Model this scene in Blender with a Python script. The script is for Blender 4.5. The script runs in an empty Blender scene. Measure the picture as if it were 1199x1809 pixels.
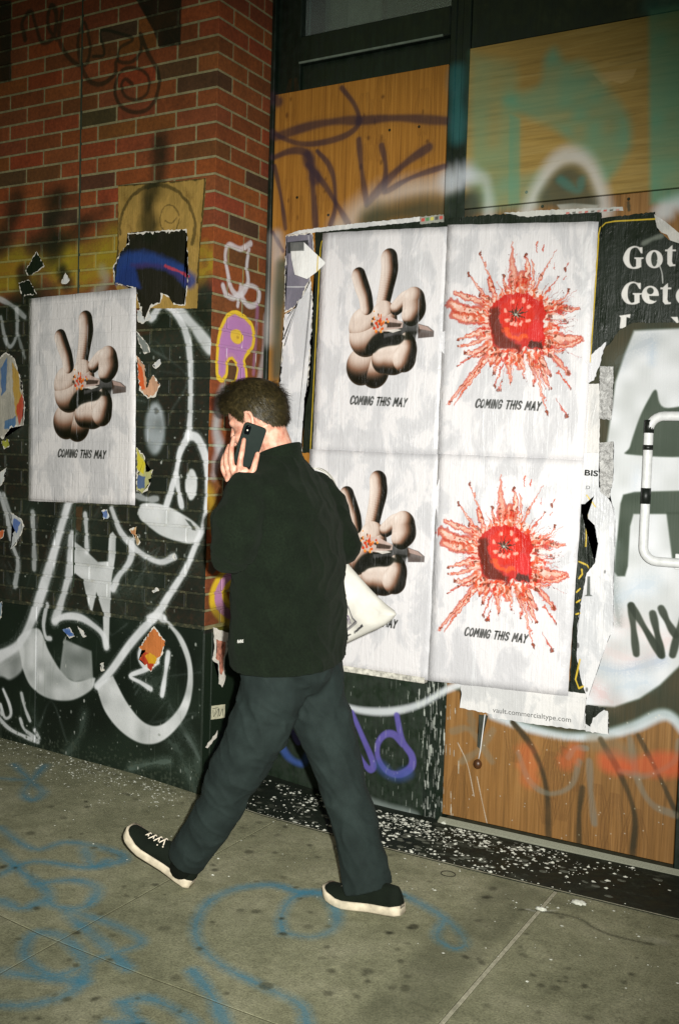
import bpy, bmesh, math, random
import numpy as np
from mathutils import Vector, Matrix, noise as mnoise
random.seed(7); RNG = np.random.default_rng(11)
SC = bpy.context.scene; COL = SC.collection

# ------------------------------------------------------------------ camera
PW, PH = 1199, 1809                      # photograph size; the pixel helpers below use it
FPX, YAW, PITCH, ROLL = 1802.0, 0.52208, -0.0568, 0.03083
CAM = np.array([2.5268, -3.3182, 1.3950])
def _basis():
    cy, sy, cp, sp = math.cos(YAW), math.sin(YAW), math.cos(PITCH), math.sin(PITCH)
    f = np.array([-sy*cp, cy*cp, sp]); r = np.array([cy, sy, 0.]); u = np.cross(r, f)
    return math.cos(ROLL)*r + math.sin(ROLL)*u, -math.sin(ROLL)*r + math.cos(ROLL)*u, f
CR, CU, CF = _basis()
cam = bpy.data.cameras.new('camera'); cam.sensor_fit = 'VERTICAL'; cam.sensor_height = 36
cam.lens = FPX/PH*36; cam.clip_start = .05; cam.clip_end = 400
camo = bpy.data.objects.new('camera', cam); COL.objects.link(camo)
camo.matrix_world = Matrix(((CR[0], CU[0], -CF[0], CAM[0]), (CR[1], CU[1], -CF[1], CAM[1]), (CR[2], CU[2], -CF[2], CAM[2]), (0, 0, 0, 1)))
SC.camera = camo
# ------------------------------------------------------------------ world: night sky, and the photographer's flash
w = bpy.data.worlds.new('World'); SC.world = w; w.use_nodes = True
nt = w.node_tree; bg = nt.nodes['Background']
sky = nt.nodes.new('ShaderNodeTexSky'); sky.sky_type = 'NISHITA'; sky.sun_disc = False
sky.sun_elevation = math.radians(24); sky.sun_rotation = math.radians(200)
tn = nt.nodes.new('ShaderNodeMix'); tn.data_type = 'RGBA'; tn.blend_type = 'MULTIPLY'; tn.inputs[0].default_value = 1; tn.inputs[7].default_value = (.8, 1, .55, 1)   # street-lit city night
nt.links.new(sky.outputs[0], tn.inputs[6]); nt.links.new(tn.outputs[2], bg.inputs[0]); bg.inputs[1].default_value = 0.012
def flash():
    L = bpy.data.lights.new('camera_flash', 'SPOT'); L.energy = 1080; L.shadow_soft_size = 0.02
    L.spot_size = math.radians(73); L.spot_blend = 1.0; L.color = (1, 1, .945)
    o = bpy.data.objects.new('camera_flash', L); COL.objects.link(o)
    p = CAM + CR*.085 + CU*.05
    tgt = CAM + 4*(CF + CR*(540-PW/2)/FPX + CU*(PH/2-1010)/FPX)
    o.location = p; o.rotation_euler = Vector(tgt-p).to_track_quat('-Z', 'Y').to_euler()
flash()
vs = SC.view_settings; vs.view_transform = 'Standard'; vs.look = 'None'; vs.exposure = 0; vs.gamma = 1
SC.cycles.use_denoising = True
SC.cycles.max_bounces = 6

# ------------------------------------------------------------------ pixel -> place helpers
D = 0.377                                 # shopfront plane (Y); brick front face is Y = 0, the brick return is X = 0
def ray(px, py): return CF + CR*((px-PW/2)/FPX) + CU*((PH/2-py)/FPX)
def onY(px, py, Y=0.):
    d = ray(px, py); return CAM + d*((Y-CAM[1])/d[1])
def onX(px, py, X=0.):
    d = ray(px, py); return CAM + d*((X-CAM[0])/d[0])
GX = ([-6, -1.2, -.35, 0, .3, .7, 1.3, 1.9, 6], [.06, .017, -.003, -.026, -.05, -.06, -.062, -.058, -.05])
def gz(x, y): return float(np.interp(x, *GX)) + .012*min(y, 0.)
def onG(px, py):
    d = ray(px, py); z = -.05
    for _ in range(25):
        P = CAM + d*((z-CAM[2])/d[2]); z = .5*z + .5*gz(P[0], P[1])
    return P
def A2(pts): return [(lambda q: (q[0], q[2]))(onY(x, y, 0)) for x, y in pts]
def B2(pts): return [(lambda q: (q[1], q[2]))(onX(x, y, 0)) for x, y in pts]
def S2(pts): return [(lambda q: (q[0], q[2]))(onY(x, y, D)) for x, y in pts]
def G2(pts): return [(lambda q: (q[0], q[1]))(onG(x, y)) for x, y in pts]
def Z(pts, ox, oy, s): return [(ox + x/s, oy + y/s) for x, y in pts]

# ------------------------------------------------------------------ paint canvases (spray paint and print, drawn by code)
def c3(*v): return np.array(v, float)/255.
def smooth(pts, closed=False, n=7):
    P = np.array(pts, float)
    if len(P) < 3: return P
    if closed: Q = np.vstack([P[-1], P, P[0], P[1]])
    else: Q = np.vstack([2*P[0]-P[1], P, 2*P[-1]-P[-2]])
    out = []; t = np.linspace(0, 1, n, endpoint=False)[:, None]
    for i in range(1, len(Q)-2):
        a, b, c, d = Q[i-1], Q[i], Q[i+1], Q[i+2]
        out.append(.5*((2*b) + (-a+c)*t + (2*a-5*b+4*c-d)*t*t + (-a+3*b-3*c+d)*t**3))
    out.append(Q[-2][None]); return np.vstack(out)
def valnoise(h, w, cell, seed):
    r = np.random.default_rng(seed); gh, gw = int(h/cell)+3, int(w/cell)+3
    g = r.random((gh, gw)); y = np.arange(h)/cell; x = np.arange(w)/cell
    yi, xi = y.astype(int), x.astype(int); fy, fx = (y-yi)[:, None], (x-xi)[None]
    fy = fy*fy*(3-2*fy); fx = fx*fx*(3-2*fx)
    a = g[yi][:, xi]; b = g[yi][:, xi+1]; c = g[yi+1][:, xi]; d = g[yi+1][:, xi+1]
    return (a*(1-fx)+b*fx)*(1-fy) + (c*(1-fx)+d*fx)*fy
class Canvas:
    def __init__(s, u0, u1, v0, v1, ppm):
        s.u0, s.v0, s.u1, s.v1, s.k = u0, v0, u1, v1, ppm
        s.w, s.h = int((u1-u0)*ppm), int((v1-v0)*ppm)
        s.rgb = np.zeros((s.h, s.w, 3)); s.a = np.zeros((s.h, s.w))
        s.n1 = valnoise(s.h, s.w, 4, 3); s.n2 = valnoise(s.h, s.w, 22, 5); s.n3 = RNG.random((s.h, s.w))
    def box(s, P, m):
        x0 = max(int((P[:, 0].min()-m-s.u0)*s.k), 0); x1 = min(int((P[:, 0].max()+m-s.u0)*s.k)+2, s.w)
        y0 = max(int((P[:, 1].min()-m-s.v0)*s.k), 0); y1 = min(int((P[:, 1].max()+m-s.v0)*s.k)+2, s.h)
        if x0 >= x1 or y0 >= y1: return None
        U = (np.arange(x0, x1)+.5)/s.k + s.u0; V = (np.arange(y0, y1)+.5)/s.k + s.v0
        return slice(y0, y1), slice(x0, x1), U[None], V[:, None]
    def over(s, ys, xs, c, col):
        if callable(col): col = col()
        a = s.a[ys, xs]; rgb = s.rgb[ys, xs]; oa = c + a*(1-c)
        s.rgb[ys, xs] = np.where(oa[..., None] > 1e-5, (np.asarray(col)*c[..., None] + rgb*(a*(1-c))[..., None])/np.maximum(oa, 1e-5)[..., None], rgb)
        s.a[ys, xs] = oa
    def seg(s, P, m):
        b = s.box(P, m)
        if b is None: return None
        ys, xs, U, V = b; dist = np.full((V.shape[0], U.shape[1]), 9., float); tt = np.zeros_like(dist)
        n = len(P)-1
        for i in range(n):
            sb = s.box(P[i:i+2], m)
            if sb is None: continue
            y2, x2, u, v = sb
            ly = slice(y2.start-ys.start, y2.stop-ys.start); lx = slice(x2.start-xs.start, x2.stop-xs.start)
            dx, dy = P[i+1]-P[i]; L = dx*dx+dy*dy+1e-12
            t = np.clip(((u-P[i, 0])*dx + (v-P[i, 1])*dy)/L, 0, 1)
            dd = np.hypot(u-P[i, 0]-t*dx, v-P[i, 1]-t*dy)
            cur = dist[ly, lx]; k = dd < cur
            tt[ly, lx] = np.where(k, (i+t)/n, tt[ly, lx]); dist[ly, lx] = np.minimum(cur, dd)
        return ys, xs, dist, tt
    def stroke(s, pts, w, col, soft=.35, a=1., closed=False, sm=True, w2=None, grain=.15, over=0.):
        P = smooth(pts, closed) if sm else np.array(pts, float)
        if closed: P = np.vstack([P, P[:1]])
        wm = max(w, w2 or w); r = s.seg(P, wm*(.5+soft)+.004)
        if r is None: return
        ys, xs, d, t = r; hw = (w + ((w2 or w)-w)*t)/2*(1+.16*np.sin(t*9+len(P)*1.7)*(1 if w2 is None else 0))
        e = np.maximum(wm*soft, .0025)
        c = np.clip((hw + e*.5 - d)/e, 0, 1); c = c*c*(3-2*c)
        c = c*a*(1-grain*s.n2[ys, xs]) * np.clip(1.25-grain*2.2*s.n3[ys, xs]*(c < .98), 0, 1)
        if over > 0:                                       # overspray dust
            o = np.exp(-np.maximum(d-hw, 0)/(wm*.6))*over*(s.n3[ys, xs] < .5)*a
            c = np.maximum(c, np.where(d < wm*(.5+soft), o, 0))
        s.over(ys, xs, np.clip(c, 0, 1), col)
    def poly(s, pts, col, soft=.006, a=1., sm=False, grain=.12):
        P = smooth(pts, True) if sm else np.array(pts, float)
        b = s.box(P, soft+.004)
        if b is None: return
        ys, xs, U, V = b
        ins = np.zeros((V.shape[0], U.shape[1]), bool); dist = np.full(ins.shape, 9.)
        for i in range(len(P)):
            p, q = P[i], P[(i+1) % len(P)]
            if p[1] != q[1]:
                ins ^= ((p[1] > V) != (q[1] > V)) & (U < (q[0]-p[0])*(V-p[1])/(q[1]-p[1]) + p[0])
            dx, dy = q-p; L = dx*dx+dy*dy+1e-12
            t = np.clip(((U-p[0])*dx+(V-p[1])*dy)/L, 0, 1)
            dist = np.minimum(dist, np.hypot(U-p[0]-t*dx, V-p[1]-t*dy))
        sd = np.where(ins, dist, -dist); e = max(soft, .0025)
        c = np.clip((sd+e/2)/e, 0, 1); c = c*c*(3-2*c)
        s.over(ys, xs, c*a*(1-grain*s.n2[ys, xs]), col)
    def ell(s, c, rx, ry, col, soft=.006, a=1., rot=0., grain=.12):
        th = np.linspace(0, 2*math.pi, 28, endpoint=False)
        x, y = rx*np.cos(th), ry*np.sin(th)
        P = np.stack([c[0]+x*math.cos(rot)-y*math.sin(rot), c[1]+x*math.sin(rot)+y*math.cos(rot)], 1)
        s.poly(P, col, soft, a, grain=grain)
    def blob(s, pts, radii, light, dark, ddir=(.7, -.7), lo=.25, hi=.98, edge=.0025):
        """a printed, shaded sausage form: the shading is part of the printed artwork"""
        P = smooth(pts); n = len(P); R = np.interp(np.linspace(0, 1, n), np.linspace(0, 1, len(radii)), radii)
        b = s.box(P, max(radii)+.004)
        if b is None: return
        ys, xs, U, V = b; best = np.full((V.shape[0], U.shape[1]), 9.); nx = np.zeros_like(best); ny = np.zeros_like(best)
        for i in range(n):
            du, dv = (U-P[i, 0])/R[i], (V-P[i, 1])/R[i]; q = np.hypot(du, dv); k = q < best
            best = np.where(k, q, best); nx = np.where(k, du+0*q, nx); ny = np.where(k, dv+0*q, ny)
        cov = np.clip((1-best)*max(radii)/edge, 0, 1)
        dd = np.array(ddir)/np.hypot(*ddir); b2 = np.clip(best, 0, 1); nz = np.sqrt(1-b2*b2*.999)
        lum = nz*.62 - (nx*dd[0]+ny*dd[1])*.78                 # printed light falls from the side opposite ddir
        t = np.clip((lo-lum)/max(hi, .05), 0, 1); t = t*t*(3-2*t)
        mid = c3(120, 86, 68)
        col = np.where((t < .5)[..., None], light+(mid-light)*(t*2)[..., None], mid+(dark-mid)*(np.clip(t*2-1, 0, 1))[..., None])
        gl = np.clip((lum-.88)/.12, 0, 1)**2*.5; col = col+(c3(236, 226, 220)-col)*gl[..., None]
        rim = np.clip((b2-.86)/.12, 0, 1)*np.clip(t-.4, 0, 1)*.75; col = col+(c3(126, 96, 74)-col)*rim[..., None]
        s.over(ys, xs, cov, col)
    def warp(s, amp, cell, seed):
        nx = (valnoise(s.h, s.w, cell, seed)-.5)*2*amp + (valnoise(s.h, s.w, cell/3, seed+2)-.5)*amp; ny = (valnoise(s.h, s.w, cell, seed+1)-.5)*2*amp + (valnoise(s.h, s.w, cell/3, seed+3)-.5)*amp
        yy = np.clip(np.arange(s.h)[:, None]+ny*s.k, 0, s.h-1).astype(int); xx = np.clip(np.arange(s.w)[None]+nx*s.k, 0, s.w-1).astype(int)
        s.rgb = s.rgb[yy, xx]; s.a = s.a[yy, xx]
    def image(s, name):
        im = bpy.data.images.new(name, s.w, s.h, alpha=True)
        im.alpha_mode = 'CHANNEL_PACKED'
        px = np.dstack([np.clip(s.rgb, 0, 1), np.clip(s.a, 0, 1)]).astype(np.float32)
        im.pixels.foreach_set(px.ravel()); im.update(); im.pack(); return im

# ------------------------------------------------------------------ materials
def lin(c):
    return tuple(((x/255)/12.92 if x <= 10 else ((x/255+.055)/1.055)**2.4) for x in c)
class M:
    def __init__(s, name, rough=.8, spec=.3):
        s.m = bpy.data.materials.new(name); s.m.use_nodes = True; s.nt = s.m.node_tree
        s.b = s.nt.nodes['Principled BSDF']; s.b.inputs['Roughness'].default_value = rough
        s.b.inputs['Specular IOR Level'].default_value = spec
    def n(s, t, **k):
        o = s.nt.nodes.new('ShaderNode'+t)
        for a, v in k.items():
            if a.startswith('i_'):
                key = a[2:]; o.inputs[int(key) if key.isdigit() else key.replace('_', ' ')].default_value = v
            else: setattr(o, a, v)
        return o
    def l(s, a, b): s.nt.links.new(a, b)
    def pos(s, scale=(1, 1, 1), rot=(0, 0, 0), obj=False):
        g = s.n('TexCoord').outputs['Object'] if obj else s.n('NewGeometry').outputs['Position']
        mp = s.n('Mapping'); mp.inputs['Scale'].default_value = scale; mp.inputs['Rotation'].default_value = rot
        s.l(g, mp.inputs[0]); return mp.outputs[0]
    def noise(s, vec, scale=10, detail=6, rough=.55, dist=0):
        o = s.n('TexNoise'); o.inputs['Scale'].default_value = scale; o.inputs['Detail'].default_value = detail
        o.inputs['Roughness'].default_value = rough; o.inputs['Distortion'].default_value = dist
        s.l(vec, o.inputs['Vector']); return o.outputs['Fac']
    def ramp(s, fac, stops):
        o = s.n('ValToRGB'); e = o.color_ramp.elements
        while len(e) < len(stops): e.new(.5)
        for k, (p, c) in zip(e, stops): k.position = p; k.color = (*c, 1) if len(c) == 3 else c
        s.l(fac, o.inputs[0]); return o.outputs[0]
    def mix(s, fac, a, b, mode='MIX'):
        o = s.n('Mix', data_type='RGBA', blend_type=mode)
        for v, i in ((fac, 0), (a, 6), (b, 7)):
            if isinstance(v, (int, float)): o.inputs[i].default_value = v
            elif isinstance(v, tuple): o.inputs[i].default_value = (*v, 1) if len(v) == 3 else v
            else: s.l(v, o.inputs[i])
        return o.outputs[2]
    def math(s, op, a, b=0.):
        o = s.n('Math', operation=op)
        for v, i in ((a, 0), (b, 1)):
            if isinstance(v, (int, float)): o.inputs[i].default_value = v
            else: s.l(v, o.inputs[i])
        return o.outputs[0]
    def bump(s, h, strength=.3, dist=.005, prev=None):
        o = s.n('Bump'); o.inputs['Strength'].default_value = strength; o.inputs['Distance'].default_value = dist
        s.l(h, o.inputs['Height'])
        if prev is not None: s.l(prev, o.inputs['Normal'])
        return o.outputs[0]
    def canvas(s, img, cv, axes):
        """look a canvas up by world position along two axes"""
        sp = s.n('SeparateXYZ'); s.l(s.n('NewGeometry').outputs['Position'], sp.inputs[0])
        u = s.math('DIVIDE', s.math('SUBTRACT', sp.outputs[axes[0]], cv.u0), cv.w/cv.k)
        v = s.math('DIVIDE', s.math('SUBTRACT', sp.outputs[axes[1]], cv.v0), cv.h/cv.k)
        cb = s.n('CombineXYZ'); s.l(u, cb.inputs[0]); s.l(v, cb.inputs[1])
        t = s.n('TexImage', image=img, extension='CLIP', interpolation='Cubic'); s.l(cb.outputs[0], t.inputs[0])
        return t.outputs[0], t.outputs[1]
    def out(s, color=None, normal=None, rough=None):
        if color is not None: s.l(color, s.b.inputs['Base Color'])
        if normal is not None: s.l(normal, s.b.inputs['Normal'])
        if rough is not None: s.l(rough, s.b.inputs['Roughness'])
        return s.m
def plain(name, rgb, rough=.8, spec=.3, var=.25, scale=30, bump=.15, bd=.002, metal=0):
    m = M(name, rough, spec); v = m.pos(); f = m.noise(v, scale); c = lin(rgb)
    m.b.inputs['Metallic'].default_value = metal
    lo = tuple(x*(1-var) for x in c); hi = tuple(min(x*(1+var), 1) for x in c)
    return m.out(m.ramp(f, [(.3, lo), (.7, hi)]), m.bump(m.noise(v, scale*4), bump, bd))

# ------------------------------------------------------------------ object helpers
def link(o, parent=None):
    COL.objects.link(o)
    if parent is not None: o.parent = parent
    return o
def tag(o, label=None, cat=None, group=None, kind=None):
    if label: o['label'] = label
    if cat: o['category'] = cat
    if group: o['group'] = group
    if kind: o['kind'] = kind
    return o
def empty(name, loc=(0, 0, 0)):
    o = bpy.data.objects.new(name, None); o.location = loc; o.empty_display_size = .05; link(o)
    return o
def inv(o, parent):                       # parent keeping world coordinates of the mesh data
    o.parent = parent
    if parent is not None: o.matrix_parent_inverse = Matrix.Translation(-Vector(parent.location))
    return o
def mesh(name, verts, faces, mat, parent=None, sm=False, uvs=None):
    me = bpy.data.meshes.new(name); me.from_pydata([tuple(map(float, v)) for v in verts], [], faces); me.update()
    if mat: me.materials.append(mat)
    if sm: me.polygons.foreach_set('use_smooth', [True]*len(me.polygons))
    if uvs is not None:
        uv = me.uv_layers.new(name='UVMap')
        for l in me.loops: uv.data[l.index].uv = uvs[l.vertex_index]
    o = bpy.data.objects.new(name, me); COL.objects.link(o)
    if parent is not None: inv(o, parent)
    return o
def bm_obj(name, bm, mat, parent=None, sm=False):
    me = bpy.data.meshes.new(name); bmesh.ops.recalc_face_normals(bm, faces=bm.faces); bm.to_mesh(me); bm.free()
    if mat: me.materials.append(mat)
    if sm: me.polygons.foreach_set('use_smooth', [True]*len(me.polygons))
    o = bpy.data.objects.new(name, me); COL.objects.link(o)
    if parent is not None: inv(o, parent)
    return o
def bm_box(bm, x0, x1, y0, y1, z0, z1, bev=0):
    r = bmesh.ops.create_cube(bm, size=1)
    for v in r['verts']:
        v.co = Vector(((x0+x1)/2+v.co.x*(x1-x0), (y0+y1)/2+v.co.y*(y1-y0), (z0+z1)/2+v.co.z*(z1-z0)))
    if bev:
        es = list({e for v in r['verts'] for e in v.link_edges})
        bmesh.ops.bevel(bm, geom=es, offset=bev, segments=1, profile=.5, affect='EDGES')
def box(name, x0, x1, y0, y1, z0, z1, mat, parent=None, bev=0):
    bm = bmesh.new(); bm_box(bm, x0, x1, y0, y1, z0, z1, bev); return bm_obj(name, bm, mat, parent)
def bm_tube(bm, pts, rad, seg=8, caps=True):
    pts = [Vector(p) for p in pts]; rings = []; up = None
    if not hasattr(rad, '__len__'): rad = [rad]*len(pts)
    for i, p in enumerate(pts):
        t = (pts[min(i+1, len(pts)-1)]-pts[max(i-1, 0)]).normalized()
        if up is None: up = t.orthogonal().normalized()
        up = (up - t*up.dot(t)).normalized(); s = t.cross(up)
        rings.append([bm.verts.new(p + (up*math.cos(a)+s*math.sin(a))*rad[i]) for a in [2*math.pi*k/seg for k in range(seg)]])
    for a, b in zip(rings, rings[1:]):
        for k in range(seg): bm.faces.new((a[k], a[(k+1) % seg], b[(k+1) % seg], b[k]))
    if caps: bm.faces.new(rings[0][::-1]); bm.faces.new(rings[-1])

# ================================================================== PAINT ON THE WALLS
WHT, GRY, BLK = c3(222, 222, 226), c3(150, 156, 158), c3(24, 32, 24)
PXM = .0024                                # metres per photograph pixel on the walls, for stroke widths
# ---- brick front face and its plinth (axes X, Z)
cvA = Canvas(-1.75, .02, -.1, 3.6, 400)
def z5(pts): return A2(Z(pts, 0, 850, 2.998))
def z4(pts): return A2(Z(pts, 0, 400, 2.9975))
def paintA():
    c = cvA; ys, xs = slice(0, c.h), slice(0, c.w)
    zz = (np.arange(c.h)/c.k + c.v0)[:, None]; xx = (np.arange(c.w)/c.k + c.u0)[None]
    edge = 2.06 + .10*(c.n2-.5) + .10*np.sin(xx*5.1+1) - .06*np.clip(-xx-.9, 0, 1)
    cov = np.clip((edge - zz)/.10, 0, 1)*(1-.02*c.n1)
    tone = (.75+.5*valnoise(c.h, c.w, 60, 9))[..., None]
    c.over(ys, xs, cov, np.clip(c3(24, 32, 25)*tone, 0, 1))
    # olive-yellow haze above the black
    for p, w_, a in (([(0, 470), (60, 455), (120, 440)], 60, .65), ([(110, 480), (170, 455), (215, 430)], 62, .75), ([(0, 505), (60, 500)], 40, .6), ([(150, 490), (205, 470)], 40, .55), ([(332, 500), (372, 470)], 34, .65), ([(345, 440), (372, 450)], 30, .55)):
        c.stroke(A2(p), w_*PXM, c3(150, 138, 28), .8, a, grain=.4)
    for p, w_, a in (([(95, 440), (90, 395), (105, 350)], 46, .85), ([(60, 430), (120, 420), (150, 395)], 36, .8), ([(0, 430), (20, 395), (30, 350)], 44, .85), ([(150, 395), (185, 370)], 30, .5), ([(80, 350), (130, 350)], 30, .5),
                     ([(283, 250), (280, 330), (272, 420)], 34, .9), ([(0, 560), (60, 520)], 40, .8), ([(40, 480), (50, 520), (60, 540)], 26, .9), ([(110, 480), (118, 500)], 26, .9), ([(255, 560), (330, 560), (362, 600)], 50, .8), ([(270, 540), (340, 545), (355, 560)], 44, .9)):
        c.stroke(A2(p), w_*PXM, c3(14, 24, 12), .8, a, grain=.2)
    c.stroke(z4([(500, 370), (560, 290), (540, 230)]), 20*PXM, c3(150, 150, 140), .9, .6)
    # black blocks and curly tag high on the bricks
    c.poly(A2([(0, 0), (20, 0), (20, 143), (0, 146)]), c3(9, 18, 8), .01, .95)
    c.poly(A2([(-40, -60), (0, -60), (0, 146), (-40, 150)]), c3(9, 18, 8), .01, .95)
    c.poly(A2([(236, -8), (322, -30), (319, 79), (281, 84), (270, 52)]), c3(9, 18, 8), .008, .97)
    T = c3(22, 28, 14)
    for p, w_ in (([(45, 70), (40, 40), (55, 20), (65, 50), (75, 75), (95, 65), (100, 25), (90, 10), (85, 45), (100, 70)], 9),
                  ([(110, 20), (105, 70), (125, 105), (150, 115), (160, 85), (150, 40), (140, 60), (140, 100), (155, 140), (180, 148), (203, 130), (205, 110)], 8),
                  ([(165, 100), (185, 95), (178, 55), (215, 60), (235, 70), (212, 85), (210, 108), (235, 108), (250, 85), (248, 60), (262, 95), (280, 130), (278, 165), (262, 192), (235, 198), (212, 185), (203, 155), (215, 125), (240, 120), (262, 135), (260, 165), (240, 176), (222, 170), (215, 152), (222, 140), (234, 148)], 7)):
        c.stroke(A2(p), w_*PXM, T, .5, .82)
    # green-grey underpaint low on the wall
    for p, w_, a in (([(150, 1260), (140, 1300), (120, 1330)], 24, .5), ([(310, 1270), (345, 1320), (350, 1360)], 30, .55), ([(230, 1358), (270, 1348), (300, 1345)], 18, .75), ([(330, 1360), (345, 1395)], 34, .6), ([(300, 1310), (320, 1330)], 28, .4), ([(60, 1255), (70, 1310)], 20, .3), ([(95, 1330), (110, 1350)], 16, .4)):
        c.stroke(A2(p), w_*PXM, c3(98, 112, 104), .8, a, grain=.6)
    rg = random.Random(15)
    for i in range(46):                                    # worn grey hazes under the letters
        x, z = rg.uniform(-1.4, -.02), rg.uniform(.02, 1.95); a_ = rg.uniform(-.4, .4)
        c.stroke([(x, z), (x+rg.uniform(-.12, .12), z+rg.uniform(.03, .16))], rg.uniform(.04, .13), rg.choice([c3(96, 108, 100), c3(70, 82, 74), c3(8, 12, 8), c3(120, 126, 122)]), .95, rg.uniform(.12, .38), sm=False, grain=.8)
    for i in range(26):
        x, z = rg.uniform(-1.3, -.05), rg.uniform(.1, 1.8); c.stroke([(x, z), (x+rg.uniform(-.15, .15), z+rg.uniform(-.1, .2)), (x+rg.uniform(-.2, .2), z+rg.uniform(-.1, .3))], rg.uniform(.008, .02), c3(150, 158, 158), .7, rg.uniform(.1, .3), grain=.7)
    # the big throw-up: fills
    F = c3(218, 218, 220)
    c.poly(z5([(100, 830), (112, 930), (126, 1000), (170, 1090), (260, 1150), (380, 1160), (480, 1110), (505, 1060), (495, 1040), (400, 1060), (330, 1010), (262, 900), (205, 780)]), F, .012, .96, True, .3)
    c.poly(z5([(-140, 905), (40, 890), (125, 870), (125, 990), (60, 1050), (0, 1035), (-140, 1060)]), F, .02, .85, True, .35)
    c.poly(z5([(342, 835), (400, 862), (488, 900), (496, 1045), (400, 1062), (318, 1020)]), c3(178, 180, 180), .012, .9, False, .4)
    c.poly(z5([(385, 312), (440, 352), (520, 428), (570, 425), (578, 285), (598, 268), (614, 290), (612, 400), (590, 540), (584, 700), (580, 862), (566, 882), (552, 860), (548, 700), (512, 590), (490, 690), (474, 680), (440, 520), (400, 488), (382, 505)]), F, .008, .95, False, .25)
    outer = [(510, 1080), (560, 1220), (650, 1330), (760, 1390), (870, 1370), (980, 1250), (1022, 1100), (1015, 950), (970, 830), (900, 750), (862, 718)]
    inner = [(880, 750), (940, 830), (990, 960), (992, 1080), (950, 1200), (860, 1288), (770, 1280), (680, 1180), (600, 1030)]
    c.poly(z5(list(smooth(outer)) + list(smooth(inner))), F, .010, .96, False, .25)
    c.poly(z5([(733, 150), (742, 200), (800, 250), (870, 295), (1000, 332), (1060, 300), (1048, 235), (950, 165), (850, 122), (760, 118)]), c3(216, 216, 218), .01, .97, True, .15)
    c.poly(z5([(980, 200), (1010, 215), (1040, 262), (1020, 258)]), BLK, .006, .8)
    c.ell(A2([(273.5, 757)])[0], 20*PXM*1.15, 46*PXM, c3(178, 184, 190), .03, .85, grain=.35)
    c.ell(A2([(338, 856)])[0], 12*PXM*1.1, 27*PXM, c3(220, 220, 222), .012, .95)
    c.ell(A2([(276, 726)])[0], .012, .014, c3(70, 74, 72), .01, .7)
    for p, w_, a in (
        ([(283, 535), (276, 550), (268, 562)], 13, .9), ([(287, 530), (315, 548), (345, 580), (372, 616)], 17, .82), ([(290, 533), (318, 565), (333, 607), (337, 667), (336, 733), (333, 770)], 10, .85),
        ([(262, 515), (290, 533), (280, 520), (290, 510)], 10, .7),
        ([(333, 769), (318, 800), (310, 840), (294, 893)], 10, .92), ([(311, 838), (316, 870), (321, 895)], 9, .88), ([(333, 769), (350, 776), (365, 815), (368, 865), (361, 925), (346, 962), (327, 1007), (300, 1050), (277, 1085), (233, 1135), (197, 1185), (172, 1212)], 12, .92),
        ([(264, 1093), (278, 1089), (290, 1094)], 12, .9),
        ([(243, 876), (260, 882), (277, 881)], 9, .6), ([(197, 898), (212, 937), (230, 960), (253, 980), (283, 993), (307, 984)], 10, .85), ([(234, 955), (230, 990), (210, 1018), (200, 1040)], 11, .88),
        ([(124, 880), (103, 950), (84, 1015), (68, 1065), (52, 1108), (32, 1140), (0, 1160)], 18, .93), ([(128, 945), (123, 1010), (108, 1065), (98, 1096)], 15, .86), ([(97, 1097), (116, 1089), (140, 1090), (162, 1102), (182, 1120), (189, 1142)], 11, .92),
        ([(151, 908), (153, 940), (154, 975)], 8, .8), ([(58, 905), (60, 955), (61, 1005)], 9, .68), ([(0, 872), (12, 910), (22, 960), (32, 993), (27, 1035)], 9, .72), ([(6, 872), (20, 912), (26, 950)], 6, .6),
        ([(84, 1067), (78, 1102), (82, 1125), (90, 1128)], 7, .85), ([(0, 528), (22, 540), (44, 560)], 8, .6), ([(2, 560), (10, 600), (20, 612), (30, 590), (30, 545)], 7, .6), ([(32, 590), (44, 632)], 6, .45),
        ([(263, 1140), (250, 1148), (249, 1165), (258, 1178), (274, 1172), (280, 1158)], 8, .9), ([(280, 1170), (257, 1183), (231, 1194), (250, 1206), (267, 1217)], 7, .95), ([(298, 1153), (293, 1190), (287, 1228)], 8, .95),
        ([(7, 1218), (18, 1245), (20, 1263), (10, 1268), (2, 1245)], 6, .9), ([(39, 1225), (45, 1250), (54, 1273)], 6, .85), ([(-10, 1258), (15, 1285), (42, 1300), (68, 1310)], 7, .9), ([(37, 1270), (44, 1288), (62, 1302)], 6, .85), ([(62, 1290), (70, 1303)], 7, .85), ([(-12, 1240), (4, 1262)], 6, .8)):
        c.stroke(A2(p), w_*PXM*1.22, WHT, .42, min(a*1.06, 1), over=.3)
    # orange-brown ghost of an older paste-up
    c.poly(A2([(135, 895), (147, 895), (143, 940), (135, 935)]), c3(140, 70, 30), .01, .6, grain=.8)
    # drips and scuffs on the plinth
    r = random.Random(4)
    for i in range(60):
        x = r.uniform(-1.3, 0); z = r.uniform(.03, .62); c.stroke([(x, z), (x+r.uniform(-.004, .004), z-r.uniform(.02, .16))], .003, c3(120, 128, 118), .5, r.uniform(.1, .35), sm=False)
    for i in range(420):
        x = r.uniform(-1.4, 0); z = r.uniform(.0, 1.9); c.ell((x, z), r.choice([.0012, .002, .003, .005]), r.choice([.0012, .002, .004, .008]), c3(200, 200, 195), .002, r.uniform(.4, .9))
    for i in range(420):                                   # worn, speckled foot of the wall
        x = r.uniform(-1.4, 0); z = gz(x, 0)+abs(r.gauss(0, .05)); c.ell((x, z), r.uniform(.002, .008), r.uniform(.002, .008), c3(70, 76, 64), .003, r.uniform(.2, .6))
paintA(); imA = cvA.image('front_wall_paint')

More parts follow.
